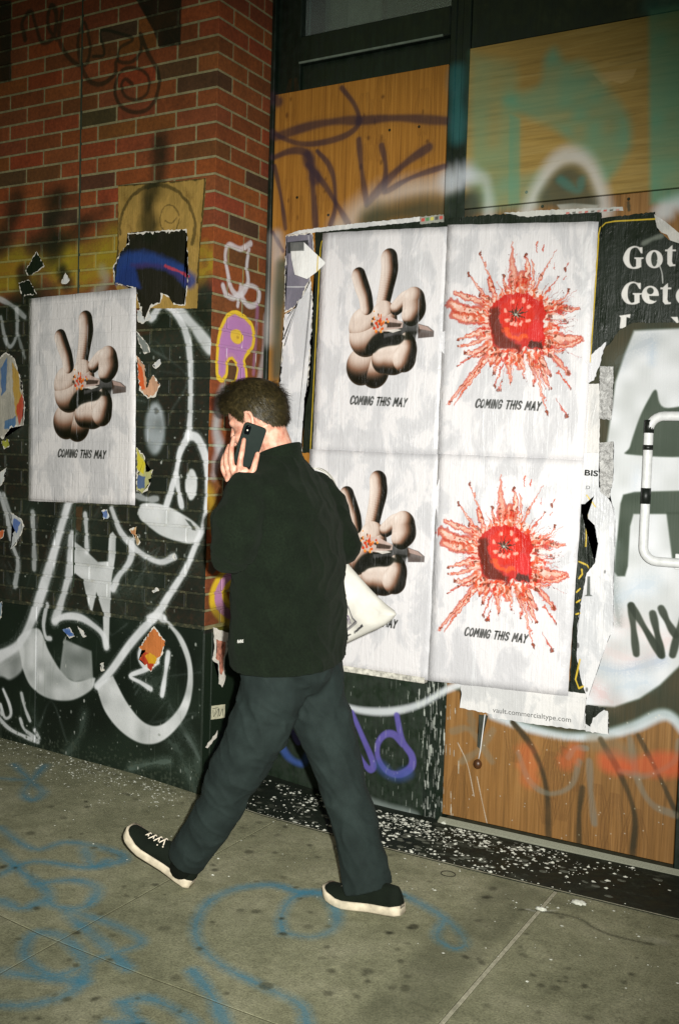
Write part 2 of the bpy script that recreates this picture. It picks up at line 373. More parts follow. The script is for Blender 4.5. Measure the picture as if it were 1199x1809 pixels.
# ---- brick return (axes Y, Z)
cvB = Canvas(-.02, .45, -.1, 3.6, 500)
def zR(pts): return B2(Z(pts, 340, 480, 7.494))
def paintB():
    c = cvB; YEL, PUR, WB = c3(222, 186, 44), c3(172, 118, 172), c3(206, 202, 206)
    for p, w_ in (([(443, 430), (425, 440), (405, 432), (398, 450), (402, 480), (410, 512), (425, 522), (438, 500), (436, 470), (440, 440)], 6), ([(394, 505), (400, 520), (415, 526), (430, 508), (445, 505), (458, 515), (455, 535), (440, 540), (428, 525), (426, 505), (420, 540)], 6)):
        c.stroke(B2(p), w_*PXM*1.5, WB, .5, .8)
    c.stroke(B2([(470, 560), (466, 620), (455, 690)]), .03, WB, .9, .5); c.stroke(B2([(455, 540), (452, 600), (448, 660)]), .02, PUR, .9, .4)
    c.stroke(B2([(395, 690), (388, 715), (382, 760), (392, 800)]), .05, c3(190, 205, 210), .9, .55); c.stroke(B2([(404, 690), (392, 712)]), .03, c3(120, 190, 200), .8, .5)
    c.stroke(B2([(385, 790), (378, 840)]), .04, WB, .9, .35)
    body = [(570, 560), (480, 600), (410, 720), (362, 900), (345, 1150), (345, 1350), (390, 1412), (436, 1350), (450, 1200), (475, 1135), (530, 1122), (592, 1200), (612, 1300), (575, 1480), (562, 1570), (655, 1570), (702, 1400), (692, 1280), (666, 1180), (692, 1100), (782, 980), (800, 850), (772, 720), (680, 620)]
    c.stroke(zR(body), .030, YEL, .18, .97, True, grain=.1)
    c.stroke(zR([(540, 1490), (520, 1700), (560, 1900), (600, 2100)]), .03, YEL, .2, .95)
    c.poly(zR(body), PUR, .006, .98, grain=.08)
    c.stroke(zR([(640, 1400), (600, 1560), (560, 1800)]), .03, PUR, .2, .9)
    c.ell(zR([(590, 860)])[0], .046, .030, YEL, .006, .97)
    c.ell(zR([(600, 870)])[0], .010, .006, c3(150, 110, 40), .008, .6)
    P = [(430, 1005), (405, 1018), (392, 1033), (386, 1050), (388, 1066), (398, 1080), (415, 1090), (440, 1092)]
    c.stroke(B2(P), .105, YEL, .2, .95); c.stroke(B2(P), .045, PUR, .2, .97)
    c.stroke(B2([(412, 1030), (409, 1050), (413, 1062)]), .03, YEL, .3, .9)
    c.stroke(B2([(366, 870), (374, 890), (380, 930)]), .06, YEL, .9, .45)
    c.poly(B2([(369, 990), (380, 990), (384, 1006), (376, 1015), (368, 1008)]), c3(30, 52, 44), .01, .85)
    # below the bricks: black plinth with a yellow tail
    zb = .645; ys, xs = slice(0, int((zb-c.v0)*c.k)), slice(0, c.w)
    c.over(ys, xs, np.full((ys.stop, c.w), .96), c3(22, 33, 22))
    c.stroke(B2([(385, 1112), (400, 1106), (425, 1100)]), .05, c3(120, 116, 20), .8, .55)
    c.stroke([(-.02, .70), (.3, .71)], .08, c3(40, 30, 18), .9, .5)
paintB(); imB = cvB.image('return_wall_paint')

# ---- shopfront boards, posts and bulkhead (axes X, Z)
cvS = Canvas(-.02, 2.6, -.1, 3.7, 400)
def zU(pts): return S2(Z(pts, 400, 0, 2.9975))
def zT(pts): return S2(Z(pts, 750, 0, 2.67))
def zN(pts): return S2(Z(pts, 980, 780, 3.35))
def zK(pts): return S2(Z(pts, 460, 1150, 3.155))
def paintS():
    c = cvS; INK = c3(52, 36, 44)
    rk = random.Random(33)
    for i in range(16):                                    # knots and figure in the plywood
        x, z = rk.uniform(.06, .8), rk.uniform(2.3, 2.9); c.ell((x, z), rk.uniform(.003, .008), rk.uniform(.006, .016), c3(74, 42, 14), .012, .75)
        for d_ in (.014, .024, .036): c.stroke([(x-d_*.5, z-.09), (x-d_, z), (x-d_*.5, z+.09)], .0022, c3(104, 62, 20), .5, .45); c.stroke([(x+d_*.5, z-.09), (x+d_, z), (x+d_*.5, z+.09)], .0022, c3(104, 62, 20), .5, .45)
    for i in range(9):
        x, z = rk.uniform(.95, 1.78), rk.uniform(.0, .42)
        for d_ in (.01, .02, .034, .05): c.stroke([(x-d_*.4, z-.14), (x-d_, z), (x-d_*.3, z+.14)], .003, c3(84, 52, 20), .6, .5); c.stroke([(x+d_*.4, z-.14), (x+d_, z), (x+d_*.3, z+.14)], .003, c3(84, 52, 20), .6, .5)
    for i in range(22):
        z = rk.uniform(2.36, 2.95); x = rk.uniform(.92, 1.6); c.stroke([(x, z), (x+.15, z+rk.uniform(-.015, .02)), (x+.35, z+rk.uniform(-.02, .03))], .004, c3(110, 88, 40), .8, .4)
    # tag on the left board
    for p, w_ in (([(260, 725), (450, 665), (600, 640), (700, 638)], 15), ([(700, 640), (900, 625), (1160, 640)], 14), ([(610, 465), (680, 560), (700, 650), (640, 712), (520, 752), (400, 762), (300, 732), (250, 700)], 10),
                  ([(250, 835), (330, 802), (400, 800), (440, 840), (458, 1000), (472, 1195)], 12), ([(480, 800), (540, 870), (570, 960), (575, 1100), (550, 1190)], 9), ([(430, 870), (520, 980), (600, 1110), (645, 1185)], 10),
                  ([(430, 830), (455, 900), (470, 950)], 22), ([(700, 740), (715, 900), (742, 1085)], 10), ([(820, 770), (842, 880), (835, 1015)], 10), ([(755, 1065), (860, 945), (960, 855), (1070, 780)], 14), ([(850, 1012), (980, 940), (1155, 880)], 9),
                  ([(255, 880), (290, 1050), (312, 1210)], 8), ([(245, 1230), (300, 1330)], 7), ([(245, 520), (275, 540)], 20)):
        c.stroke(zU(p), w_*PXM, INK, .5, .86, over=.2)
    c.stroke(zU([(600, 1200), (760, 1090), (900, 1020), (1100, 990), (1160, 985)]), .10, c3(196, 188, 178), .98, .55)
    c.stroke(zU([(760, 1170), (900, 1130), (1150, 1110)]), .09, c3(46, 54, 38), .9, .9)
    c.stroke(S2([(488, 420), (490, 470), (482, 540), (480, 600)]), .06, c3(190, 186, 184), .9, .55); c.stroke(S2([(500, 470), (492, 580), (490, 660)]), .06, c3(54, 66, 54), .9, .9)
    # teal letters on the upper right board
    TEAL = c3(78, 138, 112)
    c.poly(zT([(215, 250), (430, 300), (445, 560), (440, 960), (215, 980)]), c3(98, 142, 110), .06, .62, grain=.5)
    c.poly(zT([(400, 540), (450, 560), (448, 960), (395, 970)]), TEAL, .015, .5)
    c.poly(zT([(540, 400), (570, 270), (612, 225), (665, 290), (760, 295), (870, 420), (958, 550), (972, 680), (920, 780), (850, 855), (800, 770), (700, 680), (600, 600), (470, 545), (375, 480), (430, 440)]), TEAL, .05, .74, True, .45)
    c.poly(zT([(1055, 40), (1400, -20), (1400, 960), (1062, 960)]), TEAL, .03, .82, grain=.3)
    c.poly(zT([(215, 880), (560, 800), (600, 960), (400, 1000), (215, 1010)]), c3(98, 140, 116), .05, .5, grain=.4)
    c.poly(zT([(790, 350), (1000, 325), (980, 370), (930, 395), (880, 385), (840, 400)]), c3(186, 160, 110), .006, .5, grain=.5)
    c.stroke(zT([(480, 1000), (545, 870), (620, 770), (695, 735), (765, 765), (815, 860), (840, 1000)]), .060, c3(196, 194, 190), .95, .75)
    c.poly(zT([(550, 960), (590, 850), (660, 790), (730, 800), (780, 880), (800, 980)]), c3(54, 62, 50), .05, .88, True)
    c.stroke(zT([(640, 850), (720, 900), (740, 850)]), .03, c3(60, 120, 110), .8, .6)
    c.stroke(zT([(215, 830), (280, 850), (300, 920), (300, 1010)]), .045, c3(190, 192, 190), .95, .6); c.ell(zT([(215, 970)])[0], .045, .06, c3(50, 58, 48), .06, .9)
    c.stroke(zT([(1120, 1000), (1180, 960), (1300, 940)]), .06, c3(200, 204, 206), .9, .8)
    c.poly(zT([(620, 965), (700, 958), (820, 968), (800, 990), (640, 992)]), c3(196, 196, 190), .006, .75, grain=.9)
    c.stroke(zT([(958, 955), (962, 990)]), .012, c3(40, 44, 30), .4, .9)
    # posts: teal reflection painted on the mullion, then overspray crossing the metal
    c.stroke(zT([(150, 340), (150, 480), (155, 640)]), .06, c3(44, 104, 104), .9, .75); c.stroke(zT([(125, 850), (190, 830)]), .09, c3(190, 196, 204), .9, .8); c.stroke(zT([(150, 960), (150, 1100)]), .08, c3(24, 34, 26), .8, .9)
    c.stroke(zT([(1060, 20), (1199, -10)]), .06, c3(40, 100, 96), .9, .6)
    # big pale bubble on the right-hand board
    FILL = c3(212, 212, 216); DK = c3(40, 52, 38)
    c.poly(S2([(1030, 560), (1300, 540), (1300, 1345), (1215, 1300), (1190, 1270), (1165, 1263), (1120, 1283), (1060, 1299), (1000, 1300), (930, 1285), (870, 1262), (800, 1215), (1030, 1200)]), c3(30, 42, 28), .02, .94, grain=.1)
    c.poly(S2([(1119, 584), (1102, 627), (1086, 675), (1080, 720), (1060, 860), (1055, 1000), (1040, 1120), (1030, 1246), (1084, 1249), (1129, 1234), (1165, 1210), (1199, 1177), (1260, 1100), (1300, 1000), (1300, 575)]), FILL, .014, .97, False, .18)
    c.poly(S2([(1158, 689), (1145, 705), (1128, 740), (1112, 789), (1112, 803), (1240, 800), (1240, 720), (1172, 720)]), DK, .008, .96, True)
    c.poly(S2([(1095, 890), (1100, 874), (1120, 869), (1240, 866), (1240, 908), (1118, 908), (1112, 930), (1108, 1000), (1103, 1018), (1090, 1018), (1084, 1010)]), DK, .008, .96)
    c.poly(S2([(1176, 905), (1240, 905), (1240, 1000), (1188, 1000)]), DK, .008, .95)
    for p, w_, col, a in (([(1090, 1060), (1120, 1040), (1150, 1030)], 34, c3(150, 170, 190), .35), ([(1080, 1090), (1130, 1110)], 40, c3(205, 170, 165), .35), ([(1070, 1150), (1130, 1165), (1180, 1130)], 30, c3(205, 160, 155), .3), ([(1060, 1180), (1100, 1185), (1170, 1165)], 20, c3(130, 150, 175), .45), ([(1050, 1215), (1080, 1240)], 30, c3(190, 130, 125), .35), ([(1090, 1215), (1140, 1205)], 30, c3(150, 170, 190), .35), ([(1088, 640), (1110, 620), (1150, 600)], 24, c3(120, 132, 146), .4), ([(1090, 960), (1085, 1040), (1092, 1100)], 14, c3(90, 100, 96), .5), ([(1150, 640), (1152, 610)], 14, c3(150, 168, 190), .4), ([(1120, 860), (1125, 830)], 16, c3(170, 180, 194), .3)):
        c.stroke(S2(p), w_*PXM, col, .9, a, grain=.5)
    for p in ([(1114, 1070), (1118, 1110), (1123, 1155)], [(1114, 1070), (1138, 1110), (1166, 1157)], [(1152, 1084), (1160, 1120), (1168, 1158)], [(1167, 1075), (1178, 1098), (1192, 1122)], [(1212, 1080), (1199, 1110), (1187, 1157)]):
        c.stroke(S2(p), 10*PXM, c3(30, 38, 26), .3, .95)
    # pale under-stroke of the bubble, over wood and bulkhead
    ARC = [(870, 1262), (930, 1285), (1000, 1300), (1060, 1299), (1120, 1283), (1165, 1263), (1190, 1270), (1215, 1300), (1260, 1330)]
    c.stroke(S2(ARC), 15*PXM, c3(190, 200, 206), .7, .85)
    c.stroke(S2([(600, 1246), (640, 1256), (690, 1257), (740, 1245), (790, 1218), (830, 1205)]), 11*PXM, c3(206, 210, 214), .7, .9)
    # worn wood showing through below the arc
    for p, w_, col, a in (([(905, 1276), (940, 1322), (964, 1390), (968, 1480)], 9, c3(44, 36, 18), .9), ([(1028, 1392), (1022, 1440), (1022, 1492)], 9, c3(46, 38, 18), .9), ([(1060, 1306), (1096, 1370), (1120, 1440), (1116, 1510)], 9, c3(46, 38, 18), .9), ([(1127, 1300), (1163, 1370), (1195, 1440)], 7, c3(46, 40, 22), .85),
                          ([(915, 1330), (935, 1380), (970, 1402), (1008, 1388), (1022, 1345)], 9, c3(112, 110, 98), .6), ([(1040, 1345), (1043, 1400), (1049, 1455)], 10, c3(108, 108, 98), .6), ([(1003, 1338), (1015, 1322), (1035, 1322)], 9, c3(110, 114, 106), .6), ([(1112, 1305), (1125, 1375), (1150, 1420), (1192, 1440)], 10, c3(112, 108, 94), .6), ([(1095, 1362), (1140, 1370), (1190, 1345), (1199, 1310)], 9, c3(112, 108, 94), .6),
                          ([(798, 1292), (830, 1290), (868, 1345)], 11, c3(112, 104, 84), .5), ([(815, 1345), (845, 1325), (870, 1290)], 11, c3(112, 104, 84), .5), ([(830, 1262), (835, 1285)], 14, c3(100, 92, 72), .5),
                          ([(930, 1330), (935, 1375)], 34, c3(196, 92, 48), .4), ([(1000, 1345), (1015, 1330)], 30, c3(196, 84, 44), .45), ([(1075, 1345), (1120, 1352), (1199, 1350)], 34, c3(196, 74, 40), .55), ([(1050, 1310), (1110, 1330)], 30, c3(112, 100, 78), .4)):
        c.stroke(S2(p), w_*PXM, col, .5, min(a*1.12, 1), grain=.25)
    c.stroke(S2([(808, 1312), (825, 1350), (837, 1407)]), .0035, c3(214, 206, 190), .3, .7); c.stroke(S2([(842, 1372), (852, 1420), (860, 1456)]), .0035, c3(214, 206, 190), .3, .7)
    # bulkhead: purple and blue letters
    PU, BU = c3(92, 82, 158), c3(52, 78, 142)
    c.stroke(zK([(150, 380), (175, 440), (205, 505)]), .034, PU, .35, .9); c.stroke(zK([(90, 490), (150, 590), (225, 630), (262, 580)]), .03, BU, .8, .85)
    c.stroke(zK([(505, 345), (560, 470), (622, 620), (612, 662), (585, 645), (530, 560), (470, 455)]), .026, PU, .35, .95)
    c.stroke(zK([(790, 520), (740, 468), (690, 468), (650, 520), (652, 600), (700, 672), (770, 690), (835, 650), (838, 585), (785, 500), (755, 360)]), .027, PU, .35, .95)
    c.stroke(zK([(660, 640), (740, 700), (820, 680)]), .04, BU, .9, .5)
    c.stroke(zK([(560, 830), (700, 870), (860, 920)]), .03, c3(150, 160, 156), .95, .5)
    r = random.Random(9)
    for i in range(170):
        px, py = r.gauss(765, 18), r.uniform(1200, 1445)
        u, v = S2([(px, py)])[0]; c.stroke([(u, v), (u+.001, v-r.uniform(.004, .05))], r.uniform(.0015, .004), c3(206, 210, 200), .3, r.uniform(.3, .9), sm=False)
    for i in range(110):
        px, py = r.uniform(600, 785), r.uniform(1200, 1430)
        u, v = S2([(px, py)])[0]; c.stroke([(u, v), (u, v-r.uniform(.002, .035))], r.uniform(.0015, .003), c3(190, 196, 186), .3, r.uniform(.2, .8), sm=False)
    for i in range(60):
        u, v = S2([(r.uniform(790, 1190), r.uniform(1260, 1500))])[0]; c.ell((u, v), .0025, .0025, c3(214, 206, 190), .002, .7)
paintS(); imS = cvS.image('shopfront_paint')

# ---- pavement (axes X, Y)
cvG = Canvas(-2.2, 3.2, -2.4, .4, 300)
def paintG():
    c = cvG; BL = c3(52, 116, 140)
    c.poly([(1.30, -1.3), (1.49, -1.3), (1.47, -.02), (1.30, -.02)], c3(52, 54, 40), .05, .45, grain=.6)
    for p in ([(500, 1648), (497, 1620), (515, 1588), (560, 1576), (592, 1605), (588, 1640), (550, 1655), (500, 1648)],
              [(545, 1820), (530, 1775), (470, 1745), (400, 1710), (358, 1675), (345, 1640), (362, 1600), (410, 1572), (480, 1563), (540, 1577), (640, 1575), (700, 1578), (755, 1603), (795, 1630), (822, 1665), (800, 1675), (772, 1655), (785, 1625)],
              [(340, 1715), (375, 1760), (398, 1809)], [(215, 1770), (262, 1764), (320, 1790), (350, 1820)], [(216, 1772), (240, 1800), (262, 1820)], [(190, 1805), (240, 1808)],
              [(0, 1775), (60, 1774), (130, 1750), (150, 1700), (110, 1655), (60, 1650), (45, 1690), (100, 1722), (180, 1690), (250, 1665), (205, 1635), (120, 1610), (175, 1660), (225, 1710)], [(0, 1715), (60, 1725), (150, 1735)],
              [(0, 1462), (60, 1500), (120, 1488), (200, 1503), (216, 1520), (150, 1532), (60, 1522), (0, 1545)], [(60, 1562), (130, 1555), (172, 1570), (150, 1602), (95, 1600), (85, 1575)], [(0, 1505), (40, 1540), (80, 1570)], [(150, 1500), (165, 1530), (190, 1520)], [(0, 1590), (40, 1605), (80, 1590)],
              [(25, 1350), (58, 1382), (76, 1400), (58, 1413), (42, 1400), (60, 1375), (80, 1352)], [(0, 1375), (45, 1378)]):
        c.stroke(G2(p), .046, BL, .75, .74, grain=.5)
    r = random.Random(21)                                  # trodden gum and stains
    spots = [(290, 1640, 9), (470, 1742, 9), (545, 1637, 8), (580, 1755, 7), (650, 1716, 7), (715, 1746, 7), (980, 1746, 8), (425, 1608, 5), (452, 1610, 6), (577, 1673, 5), (500, 1650, 5), (730, 1637, 6), (690, 1648, 5), (310, 1728, 7), (135, 1648, 6), (230, 1405, 6), (240, 1412, 5), (440, 1505, 7), (490, 1475, 6), (500, 1550, 6), (690, 1592, 7), (860, 1585, 6), (870, 1570, 6), (630, 1760, 5), (585, 1715, 5), (850, 1700, 5), (55, 1472, 6), (120, 1350, 4)]
    spots += [(r.uniform(-100, 1250), r.uniform(1400, 1830), r.uniform(1.5, 5)) for _ in range(170)]
    for x, y, q in spots:
        u, v = G2([(x, y)])[0]; c.ell((u, v), q*.0022*r.uniform(.8, 1.5), q*.0022*r.uniform(.8, 1.3), c3(24, 24, 14), .014, r.uniform(.55, .85), r.uniform(0, 3), grain=.5)
    for i in range(90):
        u, v = r.uniform(-1.8, 2.4), r.uniform(-2.2, -.02); c.stroke([(u, v), (u+r.uniform(-.06, .06), v+r.uniform(-.03, .03)), (u+r.uniform(-.1, .1), v+r.uniform(-.06, .06))], r.uniform(.006, .02), c3(40, 40, 26), .9, r.uniform(.2, .5), grain=.9)
    c.stroke(G2([(915, 1607), (960, 1610), (1020, 1622), (1050, 1640), (1090, 1655), (1150, 1668)]), .018, c3(22, 24, 14), .8, .95, grain=.6)
    c.stroke(G2([(930, 1606), (950, 1610), (985, 1608)]), .016, c3(190, 188, 176), .5, .7, grain=.9)
    c.stroke(G2([(1145, 1660), (1170, 1664)]), .04, c3(160, 158, 140), .9, .35)
    for x, y in ((240, 1465), (700, 1395), (960, 1590)): c.stroke(G2([(x, y), (x+60, y+12)]), .05, c3(40, 40, 28), .9, .3)
    for i in range(140):                                   # dirt along the wall foot
        u = r.uniform(-2, .2); c.ell((u, -abs(r.gauss(0, .06))), r.uniform(.005, .03), r.uniform(.004, .014), c3(46, 44, 30), .02, r.uniform(.2, .5), grain=.7)
paintG(); imG = cvG.image('pavement_paint')

# ================================================================== MATERIALS OF THE SETTING
def wall_mat(name, rough, brick, wear_=1.2):
    m = M(name, rough, .28); v = m.pos()
    if brick: base = m.n('ObjectInfo').outputs['Color']
    else: base = m.n('RGB').outputs[0]
    if not brick: base.default_value = (*lin((24, 29, 23)), 1)
    n1 = m.noise(v, 60, 8, .7); n2 = m.noise(v, 9, 5)
    col = m.mix(.85, base, m.ramp(n1, [(.25, (.45, .45, .42)), (.75, (1.25, 1.2, 1.1))]), 'MULTIPLY')
    col = m.mix(.6, col, m.ramp(n2, [(.3, (.6, .6, .55)), (.7, (1.15, 1.1, 1.1))]), 'MULTIPLY')
    ca, aa = m.canvas(imA, cvA, (0, 2)); cb, ab = m.canvas(imB, cvB, (1, 2))
    sp = m.n('SeparateXYZ'); m.l(m.n('NewGeometry').outputs['Normal'], sp.inputs[0])
    sq = m.n('SeparateXYZ'); m.l(v, sq.inputs[0])
    isB = m.math('MULTIPLY', m.math('GREATER_THAN', sp.outputs[0], .6), m.math('GREATER_THAN', sq.outputs[0], -.012))
    pc = m.mix(isB, ca, cb)
    al = m.n('Mix', data_type='FLOAT'); m.l(isB, al.inputs[0]); m.l(aa, al.inputs[2]); m.l(ab, al.inputs[3])
    wear = m.math('SUBTRACT', 1.0, m.math('MULTIPLY', m.math('POWER', m.noise(m.pos((1, 1, 1)), 38, 8, .75), 6.0), wear_))
    a = m.math('MULTIPLY', al.outputs[0], wear)
    col = m.mix(a, col, pc)
    rg = m.math('SUBTRACT', rough, m.math('MULTIPLY', a, .35))
    bp = m.bump(n1, .5 if brick else .25, .0035); bp = m.bump(m.noise(v, 300, 3), .25, .0012, bp)
    return m.out(col, bp, rg)
MBRICK = wall_mat('brick_and_mortar', .92, True)
MMORT = wall_mat('mortar_paint', .95, True, 5.)
MPLINTH = wall_mat('black_painted_plinth', .75, False)
def wood_mat(name, tint, grain_scale):
    m = M(name, .62, .35)
    v = m.pos(grain_scale); n = m.noise(v, 1.0, 6, .55, 1.1); big = m.noise(m.pos(), 2.6, 4)
    rip = m.noise(m.pos(tuple(g*3.5 for g in grain_scale)), 1.0, 4, .6)
    c0, c1, c2 = [lin(t) for t in tint]
    col = m.ramp(n, [(.28, c0), (.5, c1), (.72, c2)])
    col = m.mix(.45, col, m.ramp(rip, [(.35, (.72, .68, .62)), (.6, (1.1, 1.06, 1.03))]), 'MULTIPLY')
    col = m.mix(.5, col, m.ramp(big, [(.35, (.7, .68, .62)), (.65, (1.1, 1.08, 1.05))]), 'MULTIPLY')
    cs, a = m.canvas(imS, cvS, (0, 2))
    streak = m.noise(m.pos((95, 95, 5) if grain_scale[0] > grain_scale[2] else (5, 5, 95)), 1.0, 6, .7)
    a2 = m.math('MULTIPLY', a, m.math('MINIMUM', 1.0, m.math('ADD', .5, m.math('MULTIPLY', streak, 1.6))))
    col = m.mix(a2, col, cs)
    return m.out(col, m.bump(n, .35, .0025, m.bump(streak, .25, .0015)))
MWOOD_L = wood_mat('plywood_orange', [(128, 84, 28), (156, 106, 38), (170, 120, 50)], (85, 85, 1.8))
MWOOD_R = wood_mat('plywood_tan', [(136, 112, 56), (152, 126, 66), (162, 138, 80)], (1.6, 1.6, 30))
MWOOD_D = wood_mat('plywood_weathered', [(104, 74, 36), (130, 92, 46), (146, 108, 62)], (60, 60, 1.8))
def metal_mat(name, rgb, rough):
    m = M(name, rough, .5); v = m.pos(); n = m.noise(m.pos((60, 60, 6)), 1, 6, .7)
    c = lin(rgb); col = m.ramp(n, [(.3, tuple(x*.6 for x in c)), (.75, tuple(x*1.7 for x in c))])
    cs, a = m.canvas(imS, cvS, (0, 2)); col = m.mix(m.math('MULTIPLY', a, .9), col, cs)
    return m.out(col, m.bump(n, .15, .001), m.ramp(m.noise(v, 25), [(.3, (rough*.7,)*3), (.7, (min(rough*1.5, 1),)*3)]))
MFRAME = metal_mat('black_green_metal', (17, 27, 19), .38)
MBULK = metal_mat('black_bulkhead', (22, 33, 22), .5)
def concrete_mat():
    m = M('pavement_concrete', .93, .2); v = m.pos()
    n = m.noise(v, 5, 8, .62); f = m.noise(v, 160, 4, .7); md = m.noise(v, 26, 6, .7)
    col = m.ramp(n, [(.25, lin((106, 106, 84))), (.5, lin((128, 127, 103))), (.78, lin((150, 147, 124)))])
    col = m.mix(.75, col, m.ramp(f, [(.28, (.45, .45, .42)), (.5, (1, 1, 1)), (.75, (1.45, 1.42, 1.35))]), 'MULTIPLY')
    col = m.mix(.6, col, m.ramp(md, [(.3, (.6, .6, .56)), (.6, (1.08, 1.08, 1.05))]), 'MULTIPLY')
    cg, a = m.canvas(imG, cvG, (0, 1))
    a = m.math('MULTIPLY', a, m.math('MINIMUM', 1.0, m.math('ADD', .3, m.math('MULTIPLY', md, 1.4))))
    return m.out(m.mix(a, col, cg), m.bump(f, .55, .003, m.bump(n, .4, .01)))
MCONC = concrete_mat()

# ================================================================== GROUND
def slab_mesh(name, x0, x1, y0, y1, mat, parent, top=0., thick=.09, nx=10, ny=8, flat=None, bev=.0015):
    vs, fs = [], []
    xs = np.linspace(x0, x1, nx+1); ys = np.linspace(y0, y1, ny+1)
    xs = np.unique(np.round(np.concatenate([xs, [x0+bev, x1-bev], [g for g in GX[0] if x0+.01 < g < x1-.01]]), 5)); ys = np.unique(np.round(np.concatenate([ys, [y0+bev, y1-bev], [0.] if y0 < -.01 and y1 > .01 else []]), 5)); nx, ny = len(xs)-1, len(ys)-1
    for j, y in enumerate(ys):
        for i, x in enumerate(xs):
            e = bev*.7 if (i in (0, nx) or j in (0, ny)) else 0
            vs.append((x, y, (gz(x, y) if flat is None else flat)+top-e))
    n = len(vs); vs += [(v[0], v[1], v[2]-thick) for v in vs]
    I = lambda i, j: j*(nx+1)+i
    for j in range(ny):
        for i in range(nx):
            q = (I(i, j), I(i+1, j), I(i+1, j+1), I(i, j+1)); fs.append(q); fs.append(tuple(n+k for k in q[::-1]))
    for i in range(nx):
        fs.append((I(i, 0), n+I(i, 0), n+I(i+1, 0), I(i+1, 0))); fs.append((I(i+1, ny), n+I(i+1, ny), n+I(i, ny), I(i, ny)))
    for j in range(ny):
        fs.append((I(0, j+1), n+I(0, j+1), n+I(0, j), I(0, j))); fs.append((I(nx, j), n+I(nx, j), n+I(nx, j+1), I(nx, j+1)))
    return mesh(name, vs, fs, mat, parent)
MASPH = plain('asphalt', (52, 52, 50), .95, .2, .4, 60, .6, .006)
MJOINT = plain('joint_cement', (156, 152, 132), .95, .1, .3, 60, .5, .003)
MGRAN = M('black_granite', .5, .3)
def gran():
    m = MGRAN; v = m.pos(); n = m.noise(v, 40, 8, .7); s = m.noise(m.pos((1, 1.6, 1)), 12, 6, .7)
    col = m.ramp(n, [(.35, lin((12, 18, 11))), (.7, lin((30, 38, 26)))])
    col = m.mix(m.ramp(s, [(.56, (0, 0, 0)), (.72, (.45, .45, .45))]), col, lin((96, 98, 84)))
    m.out(col, m.bump(n, .15, .001), m.ramp(s, [(.3, (.5,)*3), (.7, (.85,)*3)]))
gran(); MGRAN = MGRAN.m
road = slab_mesh('road', -60, 60, -60, -4.62, MASPH, None, 0, .05, 2, 2, -.26); tag(road, kind='structure')
kerb = empty('kerb', (0, -4.5, -.2)); tag(kerb, kind='structure')
for i in range(8): box('kerb_stone', -8+2.0*i, -8+2.0*i+1.99, -4.6, -4.45, -.3, -.105, MJOINT, kerb, .012)
walk = empty('pavement', (0, 0, -.15)); tag(walk, kind='structure')
bed = slab_mesh('slab_bed', -8, 8, -4.45, .9, plain('joint_dirt', (70, 68, 52), .95, .1), walk, -.0018, .06, 30, 8)
XE = [-8, -5.3, -2.6, .38, 1.51, 2.64, 3.77, 5.9, 8]; YE = [-4.44, -3.43, -2.3, -1.17, 0.0]
for i in range(len(XE)-1):
    for j in range(len(YE)-1):
        gapx = .008 if abs(XE[i+1]-1.51) < .01 else .002
        g0 = .008 if abs(XE[i]-1.51) < .01 else .002
        slab_mesh('slab', XE[i]+g0, XE[i+1]-gapx, YE[j]+.002, YE[j+1]-.002, MCONC, walk, 0, .05, 8, 3)
slab_mesh('joint_filler', 1.503, 1.517, -4.4, -.006, MJOINT, walk, -.0006, .03, 1, 6, None, .002)
step = slab_mesh('doorstep', .0, 3.2, .002, D+.03, MGRAN, None, .004, .1, 12, 3); tag(step, kind='structure')
mesh('doorstep_edge', [(0, -.004, gz(0, 0)+.0035), (0, .002, gz(0, 0)+.0035)] + [p for x in np.linspace(.3, 3.2, 8) for p in ((x, -.004, gz(x, 0)+.0035), (x, .002, gz(x, 0)+.0035))], [(2*i, 2*i+2, 2*i+3, 2*i+1) for i in range(8)], MJOINT, step)

# ================================================================== BRICK PIER
pier = empty('brick_pier', (-1, .1, 0)); tag(pier, 'red brick pier wrapped in black and white graffiti above a black base', 'wall')
ZB, CH = .6697, .0677
def brick_mesh(lx, ly, key, cache={}):
    if key not in cache:
        bm = bmesh.new(); bm_box(bm, -lx/2, lx/2, -ly/2, ly/2, -.02885, .02885, .0022)
        me = bpy.data.meshes.new('brick'); bmesh.ops.recalc_face_normals(bm, faces=bm.faces); bm.to_mesh(me); bm.free(); me.materials.append(MBRICK); cache[key] = me
    return cache[key]
stuff = bmesh.new(); rb = random.Random(3); nb = 0
def brick_col(dark=False):
    t = rb.random()
    if dark or t < .05: c = (80+rb.randint(-8, 8), 58+rb.randint(-6, 6), 36)
    elif t < .3: c = (112+rb.randint(-8, 10), 66, 33)
    else: c = (132+rb.randint(-10, 10), 71+rb.randint(-6, 6), 36+rb.randint(-4, 5))
    return (*lin(c), 1)
def put_brick(x0, x1, y0, y1, k, seen):
    global nb
    z = ZB + CH*k + CH/2
    j = rb.uniform(-.0012, .0012)
    if seen and nb < 298:
        o = bpy.data.objects.new('brick', brick_mesh(round(x1-x0, 3), round(y1-y0, 3), (round(x1-x0, 3), round(y1-y0, 3))))
        o.location = ((x0+x1)/2, (y0+y1)/2+j, z); COL.objects.link(o); inv(o, pier)
        o.color = brick_col(rb.random() < .04); nb += 1
    else: bm_box(stuff, x0, x1, y0+j, y1+j, z-.0288, z+.0288, .002)
allb = []
for k in range(47):
    S = k % 2 == 0
    z = ZB+CH*(k+.5)
    cx, cy = (.203, .098) if S else (.098, .203)
    allb.append((-cx, 0, 0, cy, k))
    x = -cx-.010
    while x > -3.3: allb.append((x-.203, x, 0, .07, k)); x -= .213
    y = cy+.010
    while y < D-.02:
        y1 = min(y+.203, D+.02); allb.append((-.07, 0, y, y1, k)); y += .213
